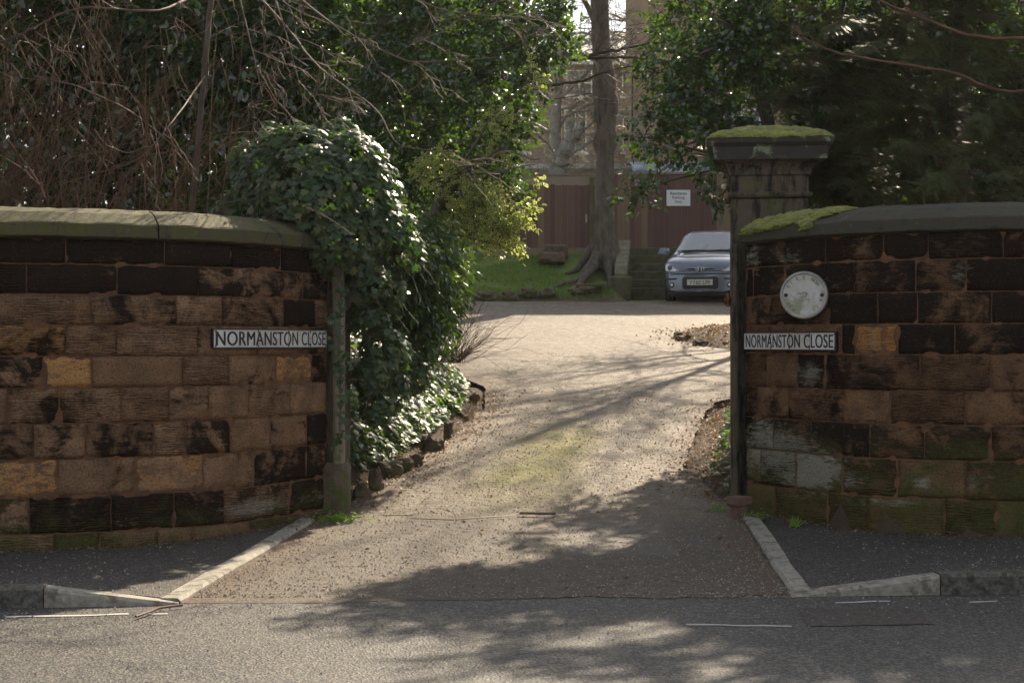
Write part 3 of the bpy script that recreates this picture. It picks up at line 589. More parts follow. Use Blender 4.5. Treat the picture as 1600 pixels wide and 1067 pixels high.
# gate piers
def pier(root,cx,cy,hw,zb,ztop,M,cap=True):
    a=Acc(); rbox(a,(cx,cy,(zb+ztop)/2),(hw,hw,(ztop-zb)/2),M,.012,jit=.002); a.build('shaft',mPier,root,smooth=False)
    if not cap: return
    a=Acc()
    def ring(prof):
        V=[];k=len(prof)
        for (r,z) in prof:
            for (sx,sy) in((-1,-1),(1,-1),(1,1),(-1,1)):
                v=M@Vector((sx*r,sy*r,0)); V.append((cx+v.x+random.uniform(-.003,.003),cy+v.y,z))
        Fc=[(i*4+j,i*4+(j+1)%4,i*4+4+(j+1)%4,i*4+4+j) for i in range(k-1) for j in range(4)]
        Fc.append([(k-1)*4+j for j in range(4)]); Fc.append([3,2,1,0]); a.add(V,Fc)
    ring([(hw-.005,ztop),(hw+.022,ztop+.005),(hw+.034,ztop+.025),(hw+.022,ztop+.045),(hw,ztop+.055),(hw,ztop+.19)]); a.build('frieze',mPier,root,smooth=False); a=Acc()
    cv=[(hw+.002,ztop+.19)]+[(hw+.02+.115*(1-math.cos(t)),ztop+.2+.12*math.sin(t)) for t in np.linspace(0,math.pi/2,7)]
    ring(cv); a.build('cove',mPier,root,smooth=False); a=Acc()
    ring([(hw+.155,ztop+.32),(hw+.16,ztop+.43),(hw+.175,ztop+.435),(hw+.205,ztop+.46),(hw+.21,ztop+.495),(hw+.0,ztop+.56),(.02,ztop+.585)]); a.build('cap',mCap,root,smooth=False)
pc=(2.27,14.17); Mr=Matrix.Rotation(math.radians(-7),3,'Z')
gpR=thing('gate_pier','right square stone gate pier with mossy moulded cap','gate pier',(pc[0],pc[1],0))
pier(gpR,pc[0],pc[1],.33,0,2.85,Mr)
def capm(u,v):
    x=(u-.5)*2*.52; y=(v-.5)*2*.52; r=max(abs(x),abs(y))/.54; z=2.85+.495+.075*(1-r)/.6*1.0 if r>.4 else 2.85+.57
    z=2.85+.497+.11*min(1,(1-r)/.6); w_=Mr@Vector((x,y,0)); return (pc[0]+w_.x,pc[1]+w_.y,z)
mossheap(gpR,capm,60,60,n=2600,size=.05,edge=.06)
# lower pilaster strip and base of the right pier
a=Acc(); rbox(a,(1.93,13.86,.95),(.035,.10,1.5),Mr,.02,jit=.003); a.build('jamb',mPier,gpR,smooth=False)
gpL=thing('gate_pier','left stone gate pier buried in ivy at the drive mouth','gate pier',(-1.75,13.8,0))
pier(gpL,-1.76,13.79,.335,0,3.0,Matrix.Identity(3),False)
a=Acc(); rbox(a,(-1.455,13.46,1.3),(.045,.07,1.28),None,.02,jit=.003); a.build('jamb',mRaw,gpL,smooth=False)
a=Acc(); rbox(a,(-1.50,13.56,.27),(.125,.20,.33),None,.04,jit=.006); a.build('base_block',mRock,gpL,smooth=False)
a=Acc(); rbox(a,(1.915,13.52,.35),(.0,.0,.0),None,.0) if False else None
# hinge iron on the right pier
a=Acc(); rbox(a,(1.885,13.86,1.96),(.045,.02,.035),None,.006); tube(a,[(1.87,13.84,1.91),(1.87,13.84,2.03)],.014,8); a.build('hinge',mRust,gpR)
# ---------------------------------------------------------------- signs
def textmesh(body,off=.0,font=None):
    c=bpy.data.curves.new('t','FONT'); c.body=body; c.size=1; c.offset=off; c.align_x='LEFT'; c.space_character=1.06
    o=bpy.data.objects.new('t',c); C.objects.link(o); dg=bpy.context.evaluated_depsgraph_get(); me=bpy.data.meshes.new_from_object(o.evaluated_get(dg))
    V=np.array([v.co[:] for v in me.vertices]); Fc=[tuple(p.vertices) for p in me.polygons]
    bpy.data.objects.remove(o); bpy.data.curves.remove(c); bpy.data.meshes.remove(me); return V,Fc
def fitted(body,w,h,off=.0):
    V,Fc=textmesh(body,off); lo=V.min(0);hi=V.max(0); V=(V-lo); V[:,0]*=w/(hi[0]-lo[0]); V[:,1]*=h/(hi[1]-lo[1]); return V,Fc
def namesign(cv,pa,pb,zc,label,extra):
    sa,sb=cv.spx(pa),cv.spx(pb); L=sb-sa; H=.152
    root=thing('street_name_sign',label,'sign',cv.at((sa+sb)/2,.03,zc))
    a=Acc()
    def slab(s0,s1,z0,z1,d0,d1,n=20,mi=0):
        V=[]
        for i in range(n+1):
            s=s0+(s1-s0)*i/n
            V+=[cv.at(s,d0,z0),cv.at(s,d1,z0),cv.at(s,d1,z1),cv.at(s,d0,z1)]
        i=np.arange(n)[:,None]*4;j=np.arange(4)[None,:];j2=(j+1)%4
        a.add(V,np.stack((i+j,i+4+j,i+4+j2,i+j2),-1).reshape(-1,4),mi); a.add(V[:4],[(0,1,2,3)],mi); a.add(V[-4:],[(3,2,1,0)],mi)
    slab(sa+.008,sb-.008,zc-H/2+.008,zc+H/2-.008,.005,.026); a.build('plate',mWhite,root,smooth=False); a=Acc()
    slab(sa,sb,zc+H/2-.009,zc+H/2,.003,.034); slab(sa,sb,zc-H/2,zc-H/2+.009,.003,.034); slab(sa,sa+.008,zc-H/2+.009,zc+H/2-.009,.003,.034,2); slab(sb-.008,sb,zc-H/2+.009,zc+H/2-.009,.003,.034,2); a.build('frame',mBlack,root,smooth=False)
    V,Fc=fitted('NORMANSTON CLOSE',L-.066,.108,.0); a=Acc()
    for q_ in(-1,0,1): a.add([cv.at(sa+.033+v[0]+.0032*q_,.0275+.0004*q_,zc-.054+v[1]) for v in V],Fc)
    a.build('lettering',mBlack,root,smooth=False)
    for f in extra:
        a=Acc(); s=sa+L*f; slab(s-.0014,s+.0014,zc-H/2+.009,zc+H/2-.009,.02,.0274,1); a.build('plate_joint',mRust,root,smooth=False)
        for zz in(zc-.055,zc+.055):
            a=Acc(); p=cv.at(s,.03,zz); n_=Vector(cv.at(s,1,zz))-Vector(cv.at(s,0,zz)); lathe(a,[(0,.006),(.005,.004),(.0065,0),(.0065,-.006)],8,p,n_.to_track_quat('Z','Y').to_matrix()); a.build('screw',mRust,root)
    return root
namesign(WL,329,507,1.63,'white street name sign on the left wall below the ivy, its letters crowding to the right','')if False else namesign(WL,329,507,1.63,'white NORMANSTON CLOSE sign on the left wall, near the ivy covered pier',(.02,.31,.575,.80,.985))
namesign(WR,1166,1310,1.61,'white NORMANSTON CLOSE sign on the right wall, under the round plaque',(.34,.555,.76,.985))
pp=P(1256,461,12.86); rp=thing('round_plaque','round worn white metal plaque above the name sign on the right wall','plaque',tuple(pp))
nd=Vector((-.28,-1,0)).normalized(); Mq=nd.to_track_quat('Z','Y').to_matrix()
def disc(name,prof,mat,dz=0,n=48): 
    a=Acc(); lathe(a,prof,n,pp+np.array(nd)*dz,Mq); return a.build(name,mat,rp)
disc('rim',[(.165,.0),(.168,.012),(.178,.018),(.188,.012),(.192,-.02),(.192,-.14),(.1,-.15)],mPlRim)
disc('face',[(0,0),(.166,0)],mPlaque)
def onpl(V): return [tuple(pp+np.array(Mq@Vector((v[0],v[1],v[2] if len(v)>2 else 0)))) for v in V]
# orient the lettering so that plaque-local y is world up
up=Mq.inverted()@Vector((0,0,1)); ang0=math.atan2(up.y,up.x)
a=Acc()
for ch,th in (('F',62),('I',54),('S',47),('H',38),('E',112),('T',136),('E',90),('S',152),('R',-18),('C',-42),('O',-55),('N',-140),('I',-152),('P',-124)):
    V,Fc=fitted(ch,.009 if ch=='I' else .018,.026,.02); t=math.radians(th-90); Q=[]
    for v in V:
        x=-(v[0]-.0075)*1.0; x=v[0]-.0075; y=v[1]+.128; lx=x*math.cos(t)-y*math.sin(t); ly=x*math.sin(t)+y*math.cos(t)
        ex=Vector((math.cos(ang0-math.pi/2),math.sin(ang0-math.pi/2),0)); ey=Vector((up.x,up.y,0)).normalized(); q=ex*lx+ey*ly; Q.append((q.x,q.y,.002))
    a.add(onpl(Q),Fc)
a.build('lettering',simple('faded_letter',(.10,.085,.065),(.28,.25,.2),30,.8,0),rp,smooth=False)
for s in(-1,1):
    a=Acc(); ex=Vector((math.cos(ang0-math.pi/2),math.sin(ang0-math.pi/2),0)); q=onpl([tuple(ex*s*.143)])[0]; lathe(a,[(0,.012),(.012,.01),(.017,0)],6,q,Mq); a.build('bolt',mBlack,rp)
a=Acc(); ez=Vector((up.x,up.y,0)).normalized()
for (pts,r) in (([(-.055,.012),(-.03,.016),(-.01,.0)],.005),([(-.04,-.03),(-.01,-.034),(.02,-.028),(.05,-.038)],.004),([(-.01,.02),(.01,.022),(.025,.008),(.015,-.006),(-.02,-.01)],.008)):
    tube(a,onpl([tuple(ex*x+ez*y+Vector((0,0,.003))) for x,y in pts]),r,6)
a.build('boss',mPlRim,rp)
# ---------------------------------------------------------------- trees: branching
def branch(a,p,d,L,r,depth,droop=0,wig=.25,n=8,kids=3,sides=4,spread=.8,out=None,taper=.25,minr=.0025,shorten=.6):
    pts=[np.array(p,float)]; d=unit(np.array(d,float)); st=L/n
    for i in range(n):
        d=unit(d+rng.normal(0,wig/n**.5,3)+np.array((0,0,-droop/n))); pts.append(pts[-1]+d*st)
    rad=np.maximum(minr,np.linspace(r,r*taper,n+1)); tube(a,pts,rad,sides)
    if out is not None: out.append(pts)
    if depth>0:
        for k in range(kids):
            i=random.randint(max(1,n//4),n-1); q=pts[i]; dd=unit(pts[i+1]-pts[i]); side=unit(np.cross(dd,rng.normal(size=3)))
            branch(a,q,unit(dd+side*spread*random.uniform(.6,1.3)),L*shorten*random.uniform(.6,1.2),max(minr,rad[i]*.6),depth-1,droop,wig,max(4,n-2),kids,max(3,sides-1),spread,out,taper,minr,shorten)
def tubepx(a,lst,r0,r1,n=5,sub=6):
    p=np.array([P(*q) for q in lst]); k=len(p); t=np.linspace(0,k-1,(k-1)*sub+1); pts=np.stack([np.interp(t,np.arange(k),p[:,i]) for i in range(3)],-1)
    ker=np.array([.25,.5,.25])
    for _ in range(2): q=pts.copy(); q[1:-1]=pts[:-2]*.25+pts[1:-1]*.5+pts[2:]*.25; pts=q
    pts[1:-1]+=rng.normal(0,r0*.25,pts[1:-1].shape); tube(a,pts,np.linspace(r0,r1,len(pts)),n); return pts
def shoots(a,pts,n,L,r,depth=1,droop=0,spread=1.0,sides=3):
    for _ in range(n):
        i=random.randint(1,len(pts)-2); dd=unit(pts[i+1]-pts[i]); side=unit(np.cross(dd,rng.normal(size=3))); branch(a,pts[i],unit(dd+side*spread),L*random.uniform(.5,1.2),r,depth,droop,.5,6,3,sides)
def leaftree(name,label,cat,base,trunk,blobs,ncl,per,size,tm,mats,seed,group=None,spread=.09,cull=-.35,inner=.45,hang=.25,up=.5,freq=3.2,trunkmat=None,limbs=None,sizev=.3):
    root=thing(name,label,cat,tuple(base),0,group)
    a=Acc(); tube(a,trunk,np.linspace(.11,.05,len(trunk)),9); 
    pos,o,cl,co,r=crown(blobs,ncl,per,spread,inner,cull,freq,seed)
    B=np.array(blobs)
    for b in B:  # a limb into each lobe
        i=int(np.argmin([abs(t_[2]-b[2]-.35) for t_ in trunk])); q=np.array(trunk[i]); m=(q+b[:3])/2+rng.normal(0,.1,3); tube(a,[q,m,b[:3],b[:3]+unit(b[:3]-q)*b[3]*.7],[.016,.012,.007,.004],5)
    a.build('trunk',trunkmat or mBark,root)
    a=Acc(); k=len(pos); nr=unit(r.normal(0,.6,(k,3))+o*.5+np.array((0,0,up))); ax=unit(o+r.normal(0,.6,(k,3))+np.array((0,0,-hang)))
    leaves(a,pos,nr,ax,size*(1-sizev/2+sizev*r.random(k)),tm); a.build('crown',mats,root)
    a=Acc()
    for q,d in list(zip(cl,co))[::3]: tube(a,[q-d*spread*1.5,q,q+d*spread*2],[.006,.004,.002],3)
    a.build('twigs',mTwigD,root); return root
# left holly (big), variegated holly lower right, rear evergreens
bl=[pblob(b[0],b[1],b[2],b[3]+1.5,ry=b[2]*.0034) for b in ((560,50,170,17.3),(720,60,150,17.0),(820,30,80,16.6),(858,62,52,16.3),(690,190,130,16.6),(600,210,110,16.8),(770,140,75,16.2),(800,210,45,16.0),(740,280,70,16.0),(680,320,70,16.1),(790,310,32,15.8),(500,160,120,17.5),(600,-20,110,17.8),(895,10,22,16.3))]
leaftree('holly_tree','large glossy dark holly left of the drive, behind the ivy covered pier','tree',(-1.9,18.9,1.8),[(-1.9,18.9,1.5),(-1.85,18.9,2.8),(-1.7,18.8,4.0),(-1.5,18.7,5.4)],bl,3500,9,.072,HOLLY,[mHolly],11,inner=.3)
bv=[pblob(b[0],b[1],b[2],b[3]+1.7,ry=b[2]*.0035) for b in ((800,215,42,15.4),(815,260,32,15.2),(780,330,45,15.3),(740,350,50,15.2),(700,370,40,15.2),(800,365,25,15.2),(835,250,14,15.2),(720,400,25,15.1),(765,380,28,15.1),(840,112,16,15.6),(700,300,60,15.5))]
leaftree('variegated_holly','holly bush with cream edged leaves hanging over the drive from the left','tree',(-1.3,17.8,1.3),[(-1.3,17.8,1.1),(-1.15,17.6,1.9),(-.95,17.4,2.8),(-.6,17.2,3.4)],bv,700,9,.055,VARI,[mVarI,mVarR],12,spread=.07,cull=-.1,inner=.5)
brr=[pblob(*b) for b in ((60,40,150,20),(220,80,160,20.5),(350,40,150,19.5),(120,200,130,20),(300,220,130,20),(430,260,110,19),(20,280,110,20),(200,300,90,19.6),(380,330,80,19),(420,140,120,19.3),(100,-250,170,20.5),(260,-250,160,20.5),(420,-230,150,20),(560,-220,120,19.8),(660,-190,80,19.6),(480,-120,110,20),(-120,120,160,20.5),(300,-80,160,20.5),(80,-80,150,20.5))]  # lobes high above the frame are added to keep sun off the twigs
leaftree('evergreen_tree','dark evergreen tree seen through the bare twigs above the left wall','tree',(-5.0,20.3,2.2),[(-5,20.3,2),(-4.9,20.3,3.4),(-4.8,20.3,5)],brr,9500,9,.11,HOLLY,[mHolly],13,cull=-.8,spread=.13,inner=.3)
leaftree('evergreen_tree','dark evergreen standing far behind the left holly','tree',(-2.2,25,2.4),[(-2.2,25,2.2),(-2.2,25,4),(-2.1,25,5.5)],[pblob(*b) for b in ((480,60,100,25),(600,60,100,25),(700,70,80,25),(520,190,100,25),(640,200,100,25),(720,220,70,25),(560,300,90,25),(680,310,70,25),(750,150,45,25),(765,60,40,25))],3600,9,.13,HOLLY,[mHolly],16,cull=-.7,spread=.16,inner=.2)
# right holly
bh=[pblob(b[0],b[1],b[2],b[3]-1.7,ry=b[2]*.0030) for b in ((1130,60,110,17.5),(1220,90,110,17.2),(1060,150,50,17.0),(1110,190,70,16.8),(1060,230,55,16.6),(1010,180,20,16.5),(1100,20,90,17.2),(1088,240,30,16.4),(1132,300,24,16.0),(1000,290,26,16.2),(980,300,14,16.2),(1190,180,90,17),(1290,110,100,17.5),(1230,-60,110,17.8),(1010,215,22,16.5),(1130,120,80,17),(1045,105,38,17.0))]
leaftree('holly_tree','glossy holly right of the drive overhanging the parking sign','tree',(2.75,15.7,1.2),[(2.75,15.7,1.0),(2.7,15.7,2.4),(2.55,15.6,3.5),(2.3,15.6,4.6)],bh,2000,9,.062,HOLLY,[mHolly],14,cull=-.25,inner=.3)
leaftree('evergreen_tree','dark evergreen mass behind the right yews','tree',(6.5,19.5,1.6),[(6.5,19.5,1.5),(6.4,19.5,3),(6.4,19.5,5)],[pblob(*b) for b in ((1330,60,140,19),(1480,60,160,19.5),(1600,120,160,19.5),(1350,240,110,18.5),(1500,260,120,18.5),(1620,300,100,18),(1260,260,60,18.3),(1720,150,150,19),(1560,-200,130,19),(1680,-330,150,19),(1800,-200,170,19),(1820,-400,150,19),(1400,-160,80,19))],7600,9,.11,HOLLY,[mHolly],15,cull=-.12,spread=.15,inner=.2)  # unseen upper lobes added to throw dappled shade on the road
# yews
def yew(label,base,blobs,n,seed,group='yews above the right wall'):
    root=thing('yew_tree',label,'tree',tuple(base),0,group); b=np.array(base); a=Acc()
    tube(a,[b,b+(0,0,1.6),b+(.1,.1,3.2),b+(.1,0,4.6)],[.16,.13,.1,.04],8)
    for q in np.array(blobs): tube(a,[b+(0,0,2),(b+(0,0,2)+q[:3])/2,q[:3]],[.03,.02,.01],5)
    a.build('trunk',mBark,root); a=Acc(); tw=Acc(); r=np.random.default_rng(seed); B=np.array(blobs); wt=B[:,3]**2; wt/=wt.sum(); PP=[];NN=[];AA=[];SS=[]
    for k in range(n):
        c=B[r.choice(len(B),p=wt)]; u=unit(r.normal(size=3)); o=c[:3]+u*c[3:6]*(r.random()**.45)
        d=unit(np.array((u[0]*.8-.25+r.normal()*.25,min(u[1],.3)*.8-.55+r.normal()*.2,.22+r.normal()*.14))); L=r.uniform(.45,.85); up=unit(np.array((.2+r.normal()*.25,-.38+r.normal()*.22,.8))); pts=[o-d*L*.6]; dd=d.copy(); m_=9
        for q in range(m_): dd=unit(dd+np.array((0,0,-.07))); pts.append(pts[-1]+dd*L/m_)
        pts=np.array(pts); tube(tw,pts,np.linspace(.006,.002,m_+1),3)
        for q in range(1,m_+1):
            t=q/m_; side=unit(np.cross(dd,up))
            for sg in((-1,1) if q<m_ else (-1,0,1)):
                for w_ in range(2):
                    PP.append(pts[q]+side*sg*.03*w_+r.normal(0,.012,3)); AA.append(unit(dd*(.75+.4*t)+side*sg*(.85+r.normal()*.2)+np.array((0,0,-.12-.1*abs(r.normal()))))); NN.append(unit(up+r.normal(0,.22,3))); SS.append(.20*(1.15-.65*t)*r.uniform(.7,1.25))
    leaves(a,np.array(PP),np.array(NN),np.array(AA),np.array(SS),YEW); a.build('crown',[mYew,mYewS],root); tw.build('twigs',mYewS,root); return root
yew('feathery yew directly behind the mossy cap of the right pier',(3.3,16.2,1.2),[pblob(*b) for b in ((1250,150,80,15.3),(1300,230,90,15.0),(1210,215,55,15.2),(1240,280,60,15),(1330,120,90,15.6),(1140,215,28,15.1),(1150,260,25,15.1),(1330,300,60,14.6))],120,21)
yew('broad drooping yew above the middle of the right wall',(4.3,15.6,1.2),[pblob(*b) for b in ((1400,60,110,14.9),(1400,180,110,14.6),(1420,280,80,14.2),(1340,30,90,15.3),(1480,140,100,14.5),(1360,290,50,14.3),(1440,-60,120,15),(1400,-190,120,15.2),(1290,-170,100,15.6))],165,22)
yew('dark yew spilling over the coping at the right end of the wall',(5.4,15.0,1.2),[pblob(*b) for b in ((1560,60,110,14.5),(1570,180,110,14.2),(1580,280,80,13.6),(1520,260,80,13.8),(1680,120,150,14.2),(1620,320,55,13.0),(1600,-60,130,14.6),(1560,-190,130,15),(1700,-170,130,15),(1740,260,110,14))],190,23)
# ivy mound over the left pier
def ivymound(a,blobs,n,seed,size,cut=None,tm=IVY,down=.9,flat=.75):
    r=np.random.default_rng(seed); B=np.array(blobs); wt=B[:,3]**2; wt/=wt.sum(); bi=r.choice(len(B),n,p=wt); u=unit(r.normal(size=(n,3)))
    p=B[bi,:3]+u*B[bi,3:6]*(.86+.2*r.random((n,1)))
    # keep only what lies outside the other lobes
    ins=np.zeros(n,bool)
    for k in range(len(B)): ins|=((((p-B[k,:3])/B[k,3:6])**2).sum(1)<.62)&(bi!=k)
    p=p[~ins];u=u[~ins]; kp=wob(p,7,seed)>-.42; p=p[kp];u=u[kp]; k=len(p); p=p+u*(.05*wob(p,5,2.0)[:,None]+.035*r.random((k,1))); nr=unit(u*flat+r.normal(0,.33,(k,3))+np.array((0,-.15,.35))); ax=unit(r.normal(0,.5,(k,3))+np.array((0,0,-down)))
    leaves(a,p,nr,ax,size*(.45+.85*r.random(k)**1.5),tm); return p
iv=thing('ivy_bush','dense ivy mound smothering the left gate pier','ivy',(-1.75,13.7,2.4))
bi_=[pblob(*b) for b in ((485,262,60,13.45),(540,262,52,13.4),(440,262,55,13.5),(500,245,40,13.7),(485,300,80,13.3),(485,300,92,13.55),(430,290,68,13.75),(540,290,72,13.5),(520,360,68,13.4),(575,350,52,13.6),(400,260,40,13.9),(470,250,55,13.8),(550,410,32,13.45),(590,300,40,13.8),(380,330,40,13.9),(600,400,35,13.9),(610,350,30,13.7),(625,390,26,13.9),(575,440,30,13.6),(350,350,25,13.9),(440,225,30,13.7),(530,218,34,13.6),(590,240,26,13.7),(595,455,34,13.95),(578,500,30,13.75),(600,545,36,14.0),(578,585,28,13.8),(610,600,32,14.3),(640,585,28,14.7),(585,640,24,13.9),(640,400,22,14.2),(395,400,16,13.4),(460,405,18,13.3))]
a=Acc(); ivymound(a,bi_,27000,31,.064); iv_l=a.build('foliage',[mIvy],iv)
a=Acc()
for b in bi_:
    for _ in range(6): branch(a,(b[0]+rng.normal()*.1,b[1]-b[4]*.9,b[2]-b[5]*.5),(rng.normal()*.4,-.35,-.5),random.uniform(.15,.4),.003,0,.9,.4,7,0,3)
    for _ in range(10): branch(a,(b[0],b[1],b[2]-.1),rng.normal(size=3),b[3]*.95,.006,0,.2,.4,6,0,4)
a.build('stems',mTwigD,iv)
# ivy climbing the left pier jamb
for (lab,lst,n) in (('ivy strand climbing the left pier beside the name sign',[(536,400,13.30),(533,470,13.28),(529,540,13.26),(533,610,13.27),(529,700,13.27)],85),):
    root=thing('ivy_vine',lab,'ivy',tuple(P(524,700,13.27))); a=Acc(); pts=tubepx(a,lst,.006,.004,5); 
    for _ in range(14):
        i=random.randint(2,len(pts)-3); branch(a,pts[i],(rng.normal()*.5,-.1,rng.normal()),.25,.003,0,.3,.6,6,0,3)
    a.build('stems',mTwig,root); a=Acc(); idx=rng.integers(0,len(pts),n); p=pts[idx]+rng.normal(0,1,(n,3))*np.array((.035,.02,.06))+np.array((0,-.02,0))
    leaves(a,p,unit(rng.normal(0,.3,(n,3))+np.array((.1,-1,.3))),unit(rng.normal(0,.6,(n,3))+np.array((0,0,-1))),.055*(.6+.6*rng.random(n)),IVY); a.build('foliage',[mIvy],root)
# laurel beside the drive
lb=[pblob(*b) for b in ((630,420,55,15.0),(660,430,55,15.4),(688,440,30,15.8),(650,490,50,15.2),(686,480,28,15.9),(655,535,30,15.0),(610,470,42,14.8),(675,390,34,15.6),(625,460,50,15.1))]
leaftree('laurel_shrub','shrub of long pointed shiny leaves between ivy mound and drive','shrub',(-1.2,15.3,1.0),[(-1.2,15.3,.9),(-1.2,15.3,1.4),(-1.1,15.3,1.9),(-1,15.3,2.1)],lb,1150,7,.10,LONG,[mLaurel],41,spread=.09,cull=-.6,inner=.4,hang=.9,up=.4,trunkmat=mTwigD)
# ground ivy on the left bank
def gp(X,Y): return np.array((X,Y,terr(X,Y)))
a=Acc(); pts=[];nrs=[]
for _ in range(9000):
    Y=random.uniform(13.9,22.5); dl=abs(random.gauss(0,.55))+.28; 
    if Y>19.5 and random.random()<.3: continue
    if Y<15.4 and dl<.22+ (15.4-Y)*.22: continue
    X=LX(Y)-dl; q=gp(X,Y); e=.08; nn=np.array((-(terr(X+e,Y)-terr(X-e,Y))/(2*e),-(terr(X,Y+e)-terr(X,Y-e))/(2*e),1.0))
    h=.05+.16*abs(mn.noise(Vector((X*2,Y*2,0)))); pts.append(q+unit(nn)*random.uniform(.0,h)); nrs.append(nn)
pts=np.array(pts);nrs=unit(np.array(nrs)); k=len(pts)
leaves(a,pts,unit(nrs*.8+rng.normal(0,.35,(k,3))+np.array((0,-.1,.3))),unit(rng.normal(0,.6,(k,3))+np.array((.6,-.4,-.3))),.075*(.5+.8*rng.random(k)),IVY)
tag(a.build('ground_ivy',[mIvyG],origin=pts.mean(0)),'glossy sunlit ivy carpeting the bank left of the drive','ivy',kind='stuff')
# right bank sparse ivy
a=Acc(); pts=[]
for _ in range(520):
    Y=random.uniform(13.9,19.5); dr=abs(random.gauss(0,.3))+.2; X=RX(Y)+dr; pts.append(gp(X,Y)+(0,0,random.uniform(.01,.08)))
pts=np.array(pts); k=len(pts); leaves(a,pts,unit(rng.normal(0,.4,(k,3))+np.array((-.5,-.2,1))),rng.normal(0,1,(k,3)),.06*(.5+.8*rng.random(k)),IVY)
tag(a.build('ground_ivy',[mIvyG],origin=pts.mean(0)),'sparse ivy shoots on the litter bank behind the right pier','ivy',kind='stuff')
# bare shrub with red-brown stems above the left wall
rs=thing('bare_shrub','bare red brown multi stemmed shrub above the left wall','shrub',(-3.4,13.4,1.2)); a=Acc()
for k in range(210):
    bx=-5.4+2.9*random.random()**2.3; by=random.uniform(12.7,14.4); lean=random.uniform(-.1,.55)*(1 if bx<-3 else .6)
    branch(a,(bx,by,random.uniform(1.1,1.5)),(lean+rng.normal()*.12,rng.normal()*.15,1),random.uniform(1.6,3.4),random.uniform(.004,.008),2,random.uniform(-.1,.3),.24,10,3,4,.6,minr=.0016,shorten=.42)
a.build('stems',mTwigR,rs)
# overhanging bare tree, left
ot=thing('bare_tree','bare tree whose pale twigs hang over the left wall and ivy','tree',(-3.0,15.2,1.3)); a=Acc(); tw=Acc()
tr=tubepx(a,[(290,420,15.2),(312,200,15.1),(330,0,14.9),(350,-160,14.7),(380,-300,14.6)],.03,.022,9)
for lst,r,ns in (([(345,-120,14.7),(420,-40,14.0),(520,40,13.6),(640,100,13.4),(780,90,13.3)],.022,16),([(350,-150,14.6),(370,-20,13.6),(395,80,13.3),(410,150,13.1)],.016,14),([(340,-60,14.6),(430,20,13.8),(500,110,13.5),(590,170,13.3),(620,230,13.2),(720,240,13.2)],.016,14),([(330,-20,14.8),(250,20,13.6),(120,10,13.3),(20,60,13.2),(-60,80,13.1)],.022,14),([(300,250,14.8),(200,170,13.6),(110,130,13.3),(20,120,13.2)],.013,10),([(310,300,14.9),(380,230,13.6),(470,170,13.4),(560,60,13.3)],.012,10),([(350,-130,14.6),(450,-90,14.2),(600,-20,14),(700,20,14),(830,30,14)],.02,14),([(320,120,14.9),(270,190,13.4),(220,250,13.2),(90,290,13.1)],.013,10),([(420,-30,14),(450,60,13.6),(470,140,13.3),(480,200,13.2)],.010,9)):
    p=tubepx(tw,lst,r*.62,r*.2,6); shoots(tw,p,int(ns*.55),.6,.0036,2,.35,1.0)
a.build('trunk',mBark,ot); tw.build('branches',mTwig,ot)
# long twig crossing in front of the right yews
rt=thing('bare_tree','slender bare tree reaching over the right yews','tree',(6.2,14.6,1.3)); a=Acc(); tw=Acc()
tubepx(a,[(1850,500,14.6),(1830,200,14.4),(1800,-100,14.2)],.06,.04,8); a.build('trunk',mBark,rt)
p=tubepx(tw,[(1820,120,14.4),(1680,140,13.8),(1560,145,13.3),(1490,113,13.2),(1400,100,13.2),(1310,85,13.2),(1265,65,13.2),(1240,45,13.2)],.017,.004,6); shoots(tw,p,8,.3,.004,1)
p=tubepx(tw,[(1810,-10,14.3),(1680,60,13.6),(1525,60,13.2),(1440,30,13.2),(1370,0,13.2),(1300,-40,13.3)],.02,.008,6); shoots(tw,p,8,.4,.004,1); tw.build('branches',mTwigR,rt)
# dogwood-like bare twigs beside the drive
dg=thing('twiggy_shrub','bare brown twiggy shrub at the drive edge beside the laurel','shrub',(-.62,19.8,1.2)); a=Acc()
for k in range(70):
    branch(a,(-.72+rng.normal()*.08,19.7+rng.normal()*.12,1.35),(random.uniform(-.1,1.0),rng.normal()*.3,random.uniform(.25,1.2)),random.uniform(.4,.95),.005,1,.1,.35,7,2,3,.6,minr=.002)
a.build('stems',mTwigR,dg)
# fern on the right pier
fn=thing('fern','green fern growing from the left side of the right pier cap','fern',(1.9,14.3,3.1)); a=Acc(); fl=Acc()
for k in range(15):
    b0=P(1118,250,14.0); d=np.array((random.uniform(-1,.25),random.uniform(-.5,.3),random.uniform(-.9,.9))); L=random.uniform(.18,.34); pts=[b0]; d=unit(d)
    for i in range(9): d=unit(d+(0,0,-.11)); pts.append(pts[-1]+d*L/9)
    tube(a,pts,[.0025]*10,3); pts=np.array(pts)
    for i in range(1,10):
        for s in(-1,1):
            ax=unit(np.cross(d,(0,-.6,.8)))*s+d*.4; leaves(fl,pts[i][None],np.array([(0,-.5,.8)]),ax[None],.075*(1.1-i/10),([(-.12,0,0),(.12,0,0),(0,1,-.1)],[(0,1,2)],[0]))
a.build('stems',mWeed,fn); fl.build('fronds',[mFern],fn)
